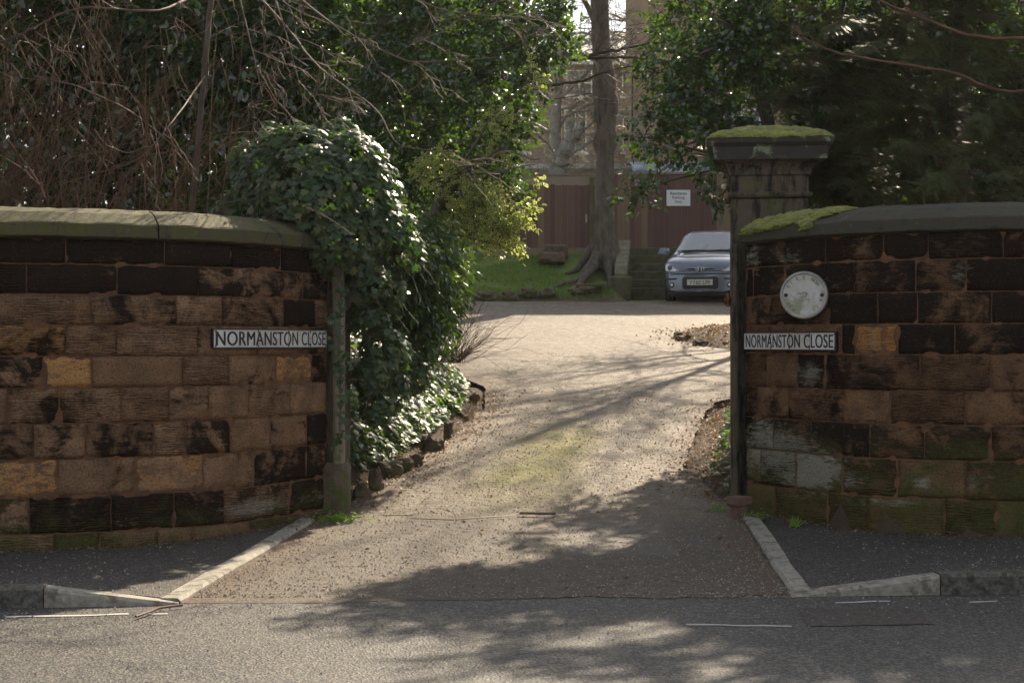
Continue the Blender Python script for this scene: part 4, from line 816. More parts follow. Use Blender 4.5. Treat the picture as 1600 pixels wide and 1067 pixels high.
# ---------------------------------------------------------------- main trunk tree
mt=thing('bare_tree','tall bare tree with burred trunk growing through the garden fence','tree',(2.15,36.8,3.2))
a=Acc(); base=np.array((2.15,36.8,3.15)); cl=[P(945,420,36.8),P(945,340,36.8),P(946,280,36.8),P(945,215,36.8),P(946,160,36.8),P(944,100,36.8),P(941,40,36.8),P(938,-20,36.8),P(936,-160,36.8)]
cl=np.array(cl); tt=np.linspace(0,8,97); ctr=np.stack([np.interp(tt,np.arange(9),cl[:,i]) for i in range(3)],-1)
V=[];nn_=28
for i,(c,t) in enumerate(zip(ctr,tt)):
    yy=np.interp(t,np.arange(9),[420,340,280,215,160,100,40,-20,-160]); r0=np.interp(yy,[-160,0,90,110,150,170,200,225,240,300,360,385,405,430],[.13,.16,.17,.24,.27,.27,.22,.30,.21,.205,.24,.3,.42,.62])
    for j in range(nn_):
        th=j/nn_*2*math.pi; d=Vector((math.cos(th),math.sin(th),0)); q=Vector((c[0],c[1],c[2]))
        r=r0*(1+.10*mn.noise(Vector((d.x*1.5,d.y*1.5,c[2]*1.3)))+.10*mn.noise(Vector((d.x*3,d.y*3,c[2]*3)))*(2 if yy<240 and yy>100 else 1)+(.16*math.sin(th*5+1)*lin(yy,370,420)))
        V.append((c[0]+d.x*r,c[1]+d.y*r,c[2]))
k=len(ctr); i=np.arange(k-1)[:,None]*nn_; j=np.arange(nn_)[None,:]; j2=(j+1)%nn_; a.add(V,np.stack((i+j,i+j2,i+nn_+j2,i+nn_+j),-1).reshape(-1,4)); a.build('trunk',mBark,mt)
for lst in ([(935,395,36.4),(905,403,36.0),(880,412,35.8),(865,418,35.6)],[(930,410,36.3),(905,418,35.8),(895,425,35.5)],[(950,410,36.3),(955,425,35.9),(950,440,35.6)],[(925,385,36.7),(900,392,36.6),(885,398,36.4)]):
    a=Acc(); p=np.array([P(*q) for q in lst]); 
    for q in p[1:]: q[2]=terr(q[0],q[1])+.03
    tube(a,p-(0,0,.03),[.11,.07,.045,.02][:len(p)],9); a.build('root',mBark,mt)
for ang in range(3):
    a=Acc(); p0=np.array(P((942,940,946)[ang],(60,-40,20)[ang],36.8)); branch(a,p0,((-.5,.6,.1)[ang],(.1,.0,-.5)[ang],1),3.5,.08,3,-.1,.35,9,4,6,.8,minr=.007); a.build('limb',mBark,mt)
a=Acc(); tubepx(a,[(931,190,36.5),(931,120,36.5),(928,50,36.5),(926,-40,36.5),(922,-120,36.5)],.06,.05,7)
for _ in range(55):
    yy=random.uniform(-20,240); branch(a,P(943+random.uniform(-10,10),yy,36.6),(rng.normal(),-abs(rng.normal())*.5,random.uniform(-.6,.8)),random.uniform(.4,1.3),.011,1,.2,.7,7,3,3,minr=.004)
a.build('shoots',mBark,mt)
# dark crossing branches from a bare tree behind the left holly
bt=thing('bare_tree','bare tree behind the left holly stretching dark branches across the gap','tree',(-1.6,22.6,2.0)); a=Acc(); tubepx(a,[(620,520,22.6),(635,300,22.6),(640,120,22.6),(650,-60,22.6)],.12,.07,9); a.build('trunk',mBark,bt); a=Acc()
p=tubepx(a,[(640,150,22.6),(760,130,22),(860,100,21.5),(905,92,21.3),(945,82,21.2),(1000,72,21.2),(1030,60,21.1)],.045,.012,7); shoots(a,p[18:],9,.55,.009,2,.0,.8)
p=tubepx(a,[(905,92,21.3),(960,90,21.2),(1010,92,21.1),(1060,97,21.1)],.022,.010,6); shoots(a,p,5,.4,.007,1,.0,.8)
p=tubepx(a,[(640,200,22.6),(780,150,21.8),(860,134,21.4),(905,128,21.3),(940,116,21.2),(975,104,21.2),(1020,100,21.1)],.03,.008,6); shoots(a,p[18:],8,.45,.007,2,.0,.8)
p=tubepx(a,[(640,230,22.6),(760,160,21.8),(840,158,21.4),(890,152,21.3),(925,146,21.2)],.016,.005,5); shoots(a,p,6,.4,.006,1); a.build('branches',mTwigD,bt)
# bare tree right of the drive, throws the branch shadows over the tarmac
sb=thing('bare_tree','bare tree half hidden behind the right holly','tree',(5.6,29.5,2.2)); a=Acc(); tubepx(a,[(1275,480,29.5),(1278,300,29.5),(1270,100,29.5),(1262,-120,29.5),(1255,-400,29.4)],.10,.04,10); a.build('trunk',mBark,sb); a=Acc()
for k in range(30):
    z=random.uniform(4.5,10.5); branch(a,(5.55,29.5,z),(random.uniform(-1,.7),rng.normal()*.5,random.uniform(.3,1.0)),random.uniform(2,4.2),.035,3,.0,.4,9,4,5,.75,minr=.007)
a.build('branches',mTwigD,sb)
# hazy bare trees beyond the fence
for (px,Y,lab,h,r) in ((868,50,'hazy bare tree beyond the fence, close left of the burred trunk',7,.24),(800,55,'hazy bare tree beyond the fence behind the left holly',8,.28),(1012,60,'thin hazy bare tree in front of the distant brick house',8,.22)):
    root=thing('bare_tree',lab,'tree',tuple(P(px,285,Y)),0,'bare trees beyond the fence'); a=Acc(); b0=P(px,290,Y); t_=[b0-(0,0,1.5),b0+(0,0,h*.3),b0+(.15,0,h*.6),b0+(.2,0,h)]; tube(a,t_,[r,r*.8,r*.55,r*.3],9); a.build('trunk',mHazeBark,root); a=Acc()
    for k in range(26): branch(a,b0+(0,0,random.uniform(.1,1)*h),(rng.normal(),rng.normal()*.4,random.uniform(.1,1.2)),random.uniform(1.8,3.6),.06,3,.15,.5,8,3,4,.8,minr=.009)
    a.build('branches',mHazeBark,root)
root=thing('leaning_tree','leaning sawn trunk among bare twigs beyond the fence','tree',tuple(P(880,270,46))); a=Acc(); tubepx(a,[(868,275,46),(880,240,46),(897,215,46),(907,198,46)],.2,.17,9); tube(a,[P(907,198,46),P(908,197,46)],[.17,.001],9); a.build('trunk',mHazeBark,root); a=Acc()
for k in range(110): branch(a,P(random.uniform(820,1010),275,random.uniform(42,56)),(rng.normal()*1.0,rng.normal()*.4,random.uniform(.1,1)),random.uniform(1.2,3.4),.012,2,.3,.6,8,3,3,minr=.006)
a.build('twigs',mHazeBark,root)
# ---------------------------------------------------------------- fences
FY=39.0
def fence(x0,x1,zb,zt,label,raw):
    root=thing('garden_fence',label,'fence',((x0+x1)/2,FY,zb)); a=Acc(); x=x0
    while x<x1-.02:
        w_=min(random.uniform(.135,.15),x1-x); oy=random.uniform(0,.012); box(a,x+.003,x+w_-.003,FY+oy,FY+.02+oy,zb,zt+random.uniform(-.004,.004),0,(1,1,1,1) if raw else (0.001,0,0,1)); x+=w_
    bo=a.build('boards',mFence,root,smooth=False)
    a=Acc(); box(a,x0,x1,FY-.03,FY+.05,zt,zt+.035); a.build('top_rail',mRaw,root,smooth=False)
    x=x0
    while x<x1:
        a=Acc(); rbox(a,(x,FY+.07,(zb+zt)/2),(.045,.045,(zt-zb)/2+.05),None,.006); a.build('post',mRaw,root,smooth=False); x+=1.83
    a=Acc(); box(a,x0,x1,FY+.025,FY+.06,zb+.35,zb+.42); box(a,x0,x1,FY+.025,FY+.06,zt-.4,zt-.33); a.build('rails',mRaw,root,smooth=False)
    return root
f1=fence(-9,2.02,3.90,5.67,'maroon board fence left of the burred tree, bare timber along its top',True)
f2=fence(2.30,11,3.80,5.70,'maroon board fence behind the car carrying the parking sign',False)
a=Acc(); rbox(a,(1.94,FY-.05,4.75),(.05,.05,.87),None,.008); a.build('gate_post',mSleeper,f1,smooth=False)
for sx in(-.13,.13):
    a=Acc(); rbox(a,(1.94+sx,FY-.02,4.62),(.02,.012,.1),None,.003); a.build('gate_latch',mPaintW,f1,smooth=False)
sg=thing('parking_sign','white Residents Parking Only sign fixed to the maroon fence','sign',tuple(P(1060,310,FY-.03))); c=P(1060,309.5,FY-.03); a=Acc(); rbox(a,c,(.29,.006,.195),None,.004); a.build('panel',mSignW,sg,smooth=False)
a=Acc()
for i,(tx,w_) in enumerate((('Residents',.40),('Parking',.30),('Only',.18))):
    V,Fc=fitted(tx,w_,.085 if i else .07,.012); a.add([(c[0]-w_/2+v[0],c[1]-.009,c[2]+.075-i*.1+v[1]-(.018 if i else 0)) for v in V],Fc)
a.build('lettering',mBlack,sg,smooth=False)
# tarpaulin-covered shed roof behind the right fence
sh=thing('garden_shed','shed with crumpled grey blue tarpaulin roof behind the fence','shed',(4.6,42,4.1)); a=Acc(); box(a,3.3,6.6,41.1,43.2,4.0,5.95); a.build('walls',mRaw,sh,smooth=False); a=Acc()
grid(a,40,16,lambda u,v:(3.1+3.7*u,40.95+2.4*v,5.98+.42*math.sin(min(1,v*1.25)*math.pi*.5)+.06*mn.noise(Vector((u*9,v*6,0))))); grid(a,40,3,lambda u,v:(3.1+3.7*u,40.95,5.84+.14*v+.06*mn.noise(Vector((u*9,0,0)))*v)); a.build('roof_sheet',mTarp,sh)
# timber steps
st=thing('garden_steps','mossy timber sleeper steps up to the fence beside the car','steps',(3.4,36.5,2.7))
for k in range(6):
    a=Acc(); rbox(a,(3.75,35.7+k*.36+.9,2.62+.2*k+.2-.3),(1.5,.9,.30),None,.015,jit=.004); a.build('step',mSleeper,st,smooth=False)
bw=thing('step_wall','weathered timber cheek wall left of the garden steps','wall',(2.35,35.6,2.6)); a=Acc()
prs=[(35.45,2.4),(35.45,3.12),(35.6,3.3),(35.9,3.36),(37.6,4.0),(38.0,4.0),(38.0,2.6)]; V=[]
for x in(0,.27):
    for (y,z) in prs: V.append((2.27+x+(y-35.45)*.11,y,z))
n=len(prs); a.add(V,[tuple(range(n))[::-1],tuple(range(n,2*n))]+[(i,(i+1)%n,n+(i+1)%n,n+i) for i in range(n)]); a.build('cheek',mCheek,bw,smooth=False); a=Acc(); rbox(a,(2.38,35.25,2.78),(.24,.22,.27),None,.04,jit=.01); a.build('base_block',mSleeper,bw,smooth=False)
# stones & trough on the lawn edge
def rockm(c,h,seed,a):
    import bmesh
    bm=bmesh.new(); bmesh.ops.create_icosphere(bm,subdivisions=3,radius=1); V=[]
    for v in bm.verts:
        p=v.co.copy(); q=max(abs(p.x),abs(p.y),abs(p.z)); p=p.lerp(p/q,.45); d=1+.55*mn.noise(p*1.3+Vector((seed*3.7,seed,0)))+.1*mn.noise(p*4+Vector((seed,0,0))); p*=d; V.append((c[0]+p.x*h[0],c[1]+p.y*h[1],c[2]+p.z*h[2]))
    Fc=[tuple(x.index for x in f.verts) for f in bm.faces]; bm.free(); a.add(V,Fc)
def rock(px,py,Y,w_,h_,label,name='rock',group='rocks edging the left bank',mat=None,dz=0):
    p=P(px,py,Y); z=terr(p[0],p[1]); a=Acc(); c=(p[0],p[1],z+h_*.3+dz); rockm(c,(w_,w_*.8,h_),random.random()*50,a); tag(a.build(name,mat or mRock,origin=c,smooth=False),label,'rock',group)
RK=.75
for (px,py,Y,w_,h_,l) in ((598,712,14.35,.10,.17,'upright mossy rock on the bank nearest the left pier'),(575,722,14.1,.09,.12,'low mossy rock wedged beside the left pier base'),(637,655,15.3,.13,.16,'dark blocky rock under the hanging ground ivy'),(653,682,15.5,.08,.12,'small reddish rock standing clear of the ivy on the bank'),(688,658,16.3,.12,.13,'pyramid shaped brown rock in the middle of the rock edging'),(662,625,16.4,.13,.16,'large dark rock half covered by ivy leaves in mid bank'),(705,650,17.1,.08,.17,'thin leaning slab rock right of the pyramid rock'),(752,610,19.8,.1,.13,'square brown rock at the far end of the ivy bank'),(730,632,18.6,.1,.09,'flat mossy rock before the far end of the bank'),(612,640,15.0,.12,.18,'dark rock in deep shade low in the ivy')):
    rock(px-random.uniform(2,14),py,Y,w_*random.uniform(.55,.95),h_*random.uniform(.6,.95),l,dz=-.03)
for (px,py,Y,w_,h_,l) in ((798,463,34.5,.18,.10,'flat grey stone at the lawn foot, leftmost'),(828,460,34.6,.2,.12,'pale grey stone at the lawn foot'),(857,460,34.6,.17,.10,'dark mossy stone at the lawn foot'),(918,454,34.9,.36,.13,'large mossy boulder at the lawn foot before the tree'),(760,462,34.5,.19,.11,'stone at the lawn foot beside the twiggy shrub')):
    rock(px,py,Y,w_,h_,l,group='stones edging the lawn')
tr_=thing('stone_trough','rough stone trough on the grass before the fence','trough',(1.04,37.9,3.8)); a=Acc(); c=P(868,384,37.6); z0=terr(c[0],c[1]); rbox(a,(c[0],c[1],z0+.14),(.30,.2,.17),None,.05,jit=.015); a.build('trough',mRock,tr_,smooth=False); a=Acc(); rbox(a,(c[0]-.1,c[1]-.5,z0-.02),(.33,.2,.12),None,.05,jit=.02); a.build('plinth_stone',mRock,tr_,smooth=False)
# brick by the right pier
bk=thing('brick_stub','broken brick resting on a stone stub by the right pier','brick',tuple(P(1155,795,13.25))); c=P(1155,782,13.2); a=Acc(); rbox(a,c,(.08,.075,.035),Matrix.Rotation(math.radians(40),3,'Z'),.008,jit=.003); a.build('brick',mBrick,bk,smooth=False); a=Acc(); rbox(a,c-(0,-.01,.1),(.055,.05,.07),Matrix.Rotation(math.radians(30),3,'Z'),.012,jit=.006); a.build('stub',mBrick,bk,smooth=False)
# weeds
for (px,py,Y,n,s,l,nm) in ((528,806,13.05,190,.035,'bright green weed clump at the foot of the left pier','weed_clump'),(1181,812,13.1,110,.032,'small leafy weed at the foot of the right wall','weed_clump'),(1244,823,12.75,26,.06,'grass tuft at the foot of the right wall','grass_tuft'),(1120,797,13.5,60,.03,'small weeds by the brick at the right pier','weed_clump')):
    p=P(px,py,Y); z=max(.1,prof(Y)+.01); a=Acc(); w_=.11 if n>150 else .06
    if nm=='grass_tuft': q=np.array((p[0],p[1],z))+rng.normal(0,.02,(n,3))*(1,1,0); leaves(a,q,rng.normal(0,1,(n,3))+np.array((0,-1,0)),unit(rng.normal(0,.4,(n,3))+np.array((0,0,1))),.1,BLADE)
    else: q=np.array((p[0],p[1],z))+rng.normal(0,1,(n,3))*(w_,w_*.7,0)+np.abs(rng.normal(0,1,(n,3)))*(0,0,.03); leaves(a,q,unit(rng.normal(0,.4,(n,3))+np.array((0,0,1))),rng.normal(0,1,(n,3)),s*(.5+.7*rng.random(n)),HOLLY)
    tag(a.build(nm,[mWeed],origin=(p[0],p[1],z)),l,'weed')
# sticks, sawn strip across the drive
for (lst,r,l) in (([(212,966,10),(235,958,10),(250,952,9.9),(285,948,9.9)],.008,'thin forked twig lying in the gutter'),([(812,802,13.2),(835,803,13.15),(868,804,13.1)],.012,'straight stick lying across the drive entrance')):
    pts=[]
    for (x,y,_) in lst:
        Y=11
        for _i in range(10): Y=(CZ-prof(Y)-.01)*F/(y-HY)
        pts.append(((x-800)/F*Y,Y,prof(Y)+.014+r))
    a=Acc(); tube(a,pts,r,6,cap=True); tag(a.build('stick',mTwig,origin=pts[1]),l,'stick')
for (xa,ya,xb,yb,l) in ((597,803,648,804,'pale worn timber edging strip in the tarmac, leftmost of three'),(640,808,712,811,'pale worn timber edging strip in the tarmac, middle of three'),(712,811,806,801,'pale worn timber edging strip in the tarmac, rightmost of three')):
    q=[]
    for x,y in((xa,ya),(xb,yb)):
        Y=12
        for _i in range(10): Y=(CZ-prof(Y)-.01)*F/(y-HY)
        q.append(Vector(((x-800)/F*Y,Y,prof(Y)-.002)))
    d=q[1]-q[0]; a=Acc(); rbox(a,(q[0]+q[1])/2,(d.length/2,.024,.009),Matrix.Rotation(math.atan2(d.y,d.x),3,'Z'),.006,jit=.004); tag(a.build('edging_strip',mRaw,origin=tuple(q[0]),smooth=False),l,'edging','timber strips across the entrance')
# leaf litter, gravel, grass
a=Acc(); pts=[]
for _ in range(5200):
    if random.random()<.6: Y=random.uniform(13.9,20); X=RX(Y)+random.gauss(.25,.25)
    elif random.random()<.8: Y=random.uniform(13.6,20.5); X=LX(Y)-random.gauss(.05,.22)
    else: Y=random.uniform(10.2,22); X=random.uniform(LX(Y)+.1,RX(Y)-.1)
    pts.append(gp(X,Y)+(0,0,.012+random.random()*.012))
pts=np.array(pts);k=len(pts); leaves(a,pts,unit(rng.normal(0,.45,(k,3))+np.array((0,0,1))),rng.normal(0,1,(k,3)),.038*(.3+.9*rng.random(k)),HOLLY)
tag(a.build('leaf_litter',[mLitter],origin=pts.mean(0)),'dry brown leaf litter along both edges of the drive','leaf litter',kind='stuff')
a=Acc(); PEB=([(1,0,.1),(-.5,.85,.1),(-.6,-.7,.1),(.1,0,.9)],[(0,1,3),(1,2,3),(2,0,3)],[0]*3); n=30000
Y=10+rng.random(n)**1.5*15; X=np.array([LX(y)+(RX(y)-LX(y))*random.betavariate(.8,.8) for y in Y]); Z=np.array([prof(y)+.008+.02*mn.noise(Vector((x*.7,y*.7,3)))*lin(y,10.3,11.5) for x,y in zip(X,Y)])
leaves(a,np.stack((X,Y,Z),-1),np.tile((0,0,1.),(n,1)),rng.normal(0,1,(n,3)),.003+.009*rng.random(n)**4,PEB); tag(a.build('loose_gravel',[simple('pebble',(.13,.1,.08),(.42,.37,.3),55,.8,0)],origin=(0,13,0),smooth=False),'loose gravel scattered over the drive','gravel',kind='stuff')
a=Acc(); q=[]
for _ in range(9000):
    X=random.uniform(-4.6,5.2); v=random.betavariate(.7,.9)
    if random.random()<.45: Y=kerbY(X)-random.expovariate(1.2); z=.002
    elif X<-2.1: Y=kerbY(X)+.14+(min(wallY(max(X,-8)),12.9)-kerbY(X)-.16)*v; z=pavez(-1,X,v)
    elif X>2.1: Y=kerbY(X)+.14+(wallY(X)-kerbY(X)-.16)*v; z=pavez(1,X,v)
    else: continue
    q.append((X,Y,z))
q=np.array(q); n=len(q); leaves(a,q,np.tile((0,0,1.),(n,1)),rng.normal(0,1,(n,3)),.003+.008*rng.random(n)**4,PEB); tag(a.build('road_grit',[simple('grit',(.12,.09,.07),(.45,.4,.33),55,.8,0)],origin=(0,10,0),smooth=False),'pale grit scattered over the footways and the road edge','grit',kind='stuff')
a=Acc(); q=[]
for _ in range(1500):
    if random.random()<.5: sC=random.uniform(4.5,WL.L); p=WL.at(sC,random.expovariate(14)); z=pavez(-1,p[0],1)
    else: sC=random.uniform(.1,4.2); p=WR.at(sC,random.expovariate(14)); z=pavez(1,p[0],1)
    q.append((p[0],p[1],z+.006))
q=np.array(q); n=len(q); leaves(a,q,unit(rng.normal(0,.5,(n,3))+np.array((0,0,1))),rng.normal(0,1,(n,3)),.03*(.25+.8*rng.random(n)),HOLLY); tag(a.build('leaf_litter',[mLitter],origin=(0,12,0)),'crumbs of dead leaf gathered along the foot of both walls','leaf litter',kind='stuff')
a=Acc(); n=26000; Y=34.5+rng.random(n)*4.3; X=-6+rng.random(n)*8.2; keep=np.array([mn.noise(Vector((x*.9,y*1.4,5)))>-.12 for x,y in zip(X,Y)]); X=X[keep];Y=Y[keep]; pts=np.array([gp(x,y) for x,y in zip(X,Y)]); k=len(pts)
leaves(a,pts-(0,0,.03),unit(rng.normal(0,1,(k,3))),unit(rng.normal(0,.5,(k,3))+np.array((0,0,1))),.06+.07*rng.random(k),([(-.09,0,0),(.09,0,0),(0,1,.15)],[(0,1,2)],[0])); tag(a.build('grass',[mGrass],origin=pts.mean(0)),'short grass on the sloping lawn below the fence','grass',kind='stuff')
# planting island beside the drive
isl=thing('planting_bed','low soil bed with stone edging beside the drive bend','planting bed',(3.9,27,1.6)); a=Acc(); grid(a,24,24,lambda u,v:(lambda r,t:(3.95+r*1.15*math.cos(t),26.9+r*1.75*math.sin(t),prof(26.9+r*1.75*math.sin(t))+.17*(1-r**3)+.0+.05*mn.noise(Vector((r*5*math.cos(t),r*5*math.sin(t),0)))*(1-r)))(u,v*2*math.pi)); a.build('soil',mGround,isl)
for k in range(13):
    t=random.uniform(0,2*math.pi); a=Acc(); y=26.9+1.75*math.sin(t)*random.uniform(.92,1.05); rockm((3.95+1.15*math.cos(t)*random.uniform(.92,1.05),y,prof(y)+.01),(random.uniform(.06,.16),random.uniform(.06,.16),random.uniform(.04,.09)),k*3.1,a); a.build('edging_stone',mRock,isl,smooth=False)
a=Acc(); k=1500; q=np.stack((3.95+rng.normal(0,.6,k),26.9+rng.normal(0,.85,k),np.zeros(k)),-1); q[:,2]=[prof(y)+.03+.15*max(0,1-(((x-3.95)/1.15)**2+((y-26.9)/1.75)**2)) for x,y in zip(q[:,0],q[:,1])]; leaves(a,q,unit(rng.normal(0,.5,(k,3))+np.array((0,0,1))),rng.normal(0,1,(k,3)),.06,HOLLY); a.build('dead_leaves',[mLitter],isl)
# ---------------------------------------------------------------- houses
def window(root,x,y,z,w_,h_,cols=2):
    a=Acc(); t=.05
    box(a,x-w_/2,x+w_/2,y-.04,y+.02,z,z+t); box(a,x-w_/2,x+w_/2,y-.04,y+.02,z+h_-t,z+h_); box(a,x-w_/2,x-w_/2+t,y-.04,y+.02,z+t,z+h_-t); box(a,x+w_/2-t,x+w_/2,y-.04,y+.02,z+t,z+h_-t); box(a,x-w_/2+t,x+w_/2-t,y-.035,y+.02,z+h_/2-t/2,z+h_/2+t/2)
    for c_ in range(1,cols): xx=x-w_/2+w_*c_/cols; box(a,xx-.02,xx+.02,y-.03,y+.02,z+t,z+h_/2-t/2); box(a,xx-.02,xx+.02,y-.03,y+.02,z+h_/2+t/2,z+h_-t)
    o=a.build('window',mFrameW,root,smooth=False); b=Acc(); box(b,x-w_/2+.01,x+w_/2-.01,y+.0,y+.015,z+.01,z+h_-.01); b.build('pane',mGlass,o,smooth=False)
    b=Acc(); box(b,x-w_/2-.1,x+w_/2+.1,y-.14,y-.045,z-.13,z-.005); b.build('sill',mFrameW,o,smooth=False)
def house(label,x0,x1,y0,y1,zb,ze,zr,mw,wins,hip=True,chim=()):
    root=thing('brick_house',label,'house',((x0+x1)/2,y0,zb)); a=Acc()
    for (p,q) in(((x0,y0),(x1,y0)),((x1,y0),(x1,y1)),((x1,y1),(x0,y1)),((x0,y1),(x0,y0))):
        L=math.hypot(q[0]-p[0],q[1]-p[1]); a.add([(*p,zb),(*q,zb),(*q,ze),(*p,ze)],[(0,1,2,3)],0,[(0,zb),(L,zb),(L,ze),(0,ze)])
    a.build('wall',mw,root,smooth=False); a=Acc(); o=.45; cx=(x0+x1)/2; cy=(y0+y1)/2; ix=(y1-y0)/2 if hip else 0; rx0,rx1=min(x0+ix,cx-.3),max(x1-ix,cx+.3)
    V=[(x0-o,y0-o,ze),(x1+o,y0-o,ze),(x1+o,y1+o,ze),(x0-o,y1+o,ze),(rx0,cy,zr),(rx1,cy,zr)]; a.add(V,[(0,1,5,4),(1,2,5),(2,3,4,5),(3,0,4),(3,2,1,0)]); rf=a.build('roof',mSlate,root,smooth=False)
    a=Acc(); box(a,x0-o-.02,x1+o+.02,y0-o-.12,y0-o-.005,ze-.12,ze+.02); a.build('gutter',mFrameW,root,smooth=False)
    for (cx_,cy_,h) in chim: a=Acc(); box(a,cx_-.4,cx_+.4,cy_-.3,cy_+.3,zr-1,zr+h); a.build('chimney',mw,rf,smooth=False)
    for (x,z,w_,h_) in wins: window(root,x,y0-.02,z,w_,h_)
    return root
def ZX(px,py,Y): q=P(px,py,Y); return q[0],q[2]
Yh=72; x_,z_=ZX(990,150,Yh)
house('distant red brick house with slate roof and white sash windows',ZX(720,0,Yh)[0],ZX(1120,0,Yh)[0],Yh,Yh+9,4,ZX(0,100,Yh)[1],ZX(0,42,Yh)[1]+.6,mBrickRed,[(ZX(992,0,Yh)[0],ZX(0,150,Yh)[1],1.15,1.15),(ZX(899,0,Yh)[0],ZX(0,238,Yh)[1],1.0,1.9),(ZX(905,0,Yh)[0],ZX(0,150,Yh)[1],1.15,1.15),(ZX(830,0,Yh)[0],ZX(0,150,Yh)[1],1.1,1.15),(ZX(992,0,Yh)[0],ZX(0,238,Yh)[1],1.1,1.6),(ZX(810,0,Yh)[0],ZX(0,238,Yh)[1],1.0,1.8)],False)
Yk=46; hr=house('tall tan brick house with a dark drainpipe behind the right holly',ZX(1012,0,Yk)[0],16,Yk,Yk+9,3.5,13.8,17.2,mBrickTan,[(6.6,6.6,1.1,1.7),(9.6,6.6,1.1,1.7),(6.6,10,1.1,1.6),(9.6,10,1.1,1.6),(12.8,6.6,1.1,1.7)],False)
a=Acc(); tubepx(a,[(1020,20,Yk-.08),(1019,120,Yk-.08),(1021,160,Yk-.08),(1030,166,Yk-.08),(1042,160,Yk-.08)],.05,.05,6,10); a.build('drainpipe',mBlack,hr)
a=Acc(); a_r=thing('garden_wall','pale rendered garden wall beyond the fence','wall',(2,52,4.2)); box(a,-3,6,52,52.3,4,P(0,264,52)[2]); a.build('wall',mRaw,a_r,smooth=False); a=Acc(); box(a,-3.05,6.05,51.95,52.35,P(0,264,52)[2],P(0,256,52)[2]); a.build('coping',mFrameW,a_r,smooth=False)
# clothes-line / aerial pole
a=Acc(); tube(a,[P(988,260,50),P(988,95,50)],.03,6); 
tube(a,[P(985,121,50),P(1002,121,50)],.02,6); tag(a.build('metal_pole',mBlack,origin=tuple(P(988,260,50))),'thin dark metal pole before the distant house','pole')
# ---------------------------------------------------------------- car
cp=P(1092,0,34.3); CAR=(cp[0]+.12,34.35,prof(34.35)+.01); car=thing('parked_car','grey blue small hatchback parked facing the gateway beside the steps','car',CAR,math.radians(-15)); car.scale=(1.05,1.05,1.10); car.location.x-=.13; car.location.y-=.35; car.location.z-=.03
Wd=.797
ztop_k=([0,.03,.1,.25,.5,.85,1.0,1.5,1.75,2.2,2.8,3.2,3.42,3.55,3.6],[  .60,.70,.79,.87,.93,.98,1.035,1.42,1.50,1.535,1.52,1.45,1.25,.9,.55])
wid_k=([0,.05,.2,.5,1,2,3,3.4,3.6],[.66,.72,.765,.79,.797,.797,.79,.75,.66])
def sec(y,n=26):
    zt=np.interp(y,*ztop_k); w_=np.interp(y,*wid_k); gh=max(0,zt-1.0); zs=min(.93,zt-.06); 
    wt=w_*(.86) if gh<=.001 else w_*.86-(.13*min(1,gh/.45)); 
    pts=[(0,.2),(w_*.7,.2),(w_*.93,.24),(w_*.985,.34),(w_,.5),(w_*.998,.62),(w_*.985,zs-.05 if zs-.05>.63 else .63+.0),(w_*.955,zs)]
    if gh<=.001: pts+=[(w_*.86,zt-.03),(w_*.6,zt-.008),(w_*.3,zt),(0,zt)]
    else: 
        zsh=.97; pts+=[(w_*.92*(1-.0),zsh+.02),( (w_*.9+wt)/2,(zsh+zt-.06)/2+.02),(wt,zt-.055),(wt*.75,zt-.012),(wt*.35,zt),(0,zt)]
    if len(pts)==12: pts.insert(9,((pts[8][0]+pts[9][0])/2,(pts[8][1]+pts[9][1])/2)); pts.insert(10,((pts[9][0]+pts[10][0])/2,(pts[9][1]+pts[10][1])/2))
    return np.array(pts)
def dfm(x,y,z):
    f=max(0,1-y/.9); return (x,y+.20*(abs(x)/.8)**2.6*f+max(0,z-.56)*.30*max(0,1-y/.5),z)
ysn=np.array([0,.03,.08,.16,.3,.5,.75,.95,1.0,1.15,1.3,1.5,1.7,2,2.4,2.8,3.1,3.3,3.42,3.52,3.6]); a=Acc(); k=14; V=[]
for y in ysn:
    s=sec(y); full=[(-x,z) for x,z in s[::-1]]+[(x,z) for x,z in s[1:]]
    for (x,z) in full: V.append(dfm(x,y,z))
m_=2*k-1; i=np.arange(len(ysn)-1)[:,None]*m_; j=np.arange(m_-1)[None,:]
fc=np.stack((i+j,i+m_+j,i+m_+j+1,i+j+1),-1).reshape(-1,4); a.add(V,fc)
# front and rear caps as strips between mirrored points
for r in(0,len(ysn)-1):
    b=r*m_; V2=V[b:b+m_]; cap=[]
    for q in range(k-1): cap.append((q,q+1,m_-2-q,m_-1-q) if q<k-2 else (q,q+1,m_-2-q))
    rows=[]
    for q in range(k):
        xl=V2[q]; xr=V2[m_-1-q]
        for u in np.linspace(0,1,13):
            x=xl[0]*(1-u)+xr[0]*u; rows.append(dfm(x,0 if r==0 else 3.6,xl[2]))
    i=np.arange(k-1)[:,None]*13;j=np.arange(12)[None,:]; a.add(rows,np.stack((i+j,i+13+j,i+14+j,i+j+1),-1).reshape(-1,4))
body=a.build('body',mPaint,car)
def patch(name,fn,nu,nv,mat,par=None): a=Acc(); grid(a,nu,nv,fn); return a.build(name,mat,par or car)
def ws(u,v): # windscreen: follows the body between cowl and roof
    y=1.02+.47*v; zt=np.interp(y,*ztop_k); w_=np.interp(y,*wid_k); gh=max(.02,zt-1.0); hw=(w_*.86-.13*min(1,gh/.45))-.035+.0*v; x=(u*2-1)*hw
    e=abs(u*2-1); z=zt+.014-.05*max(0,e-.75)/.25-.0; return (x,y-.012+.02*e*0,z)
patch('windscreen',ws,16,8,mCarGlass)
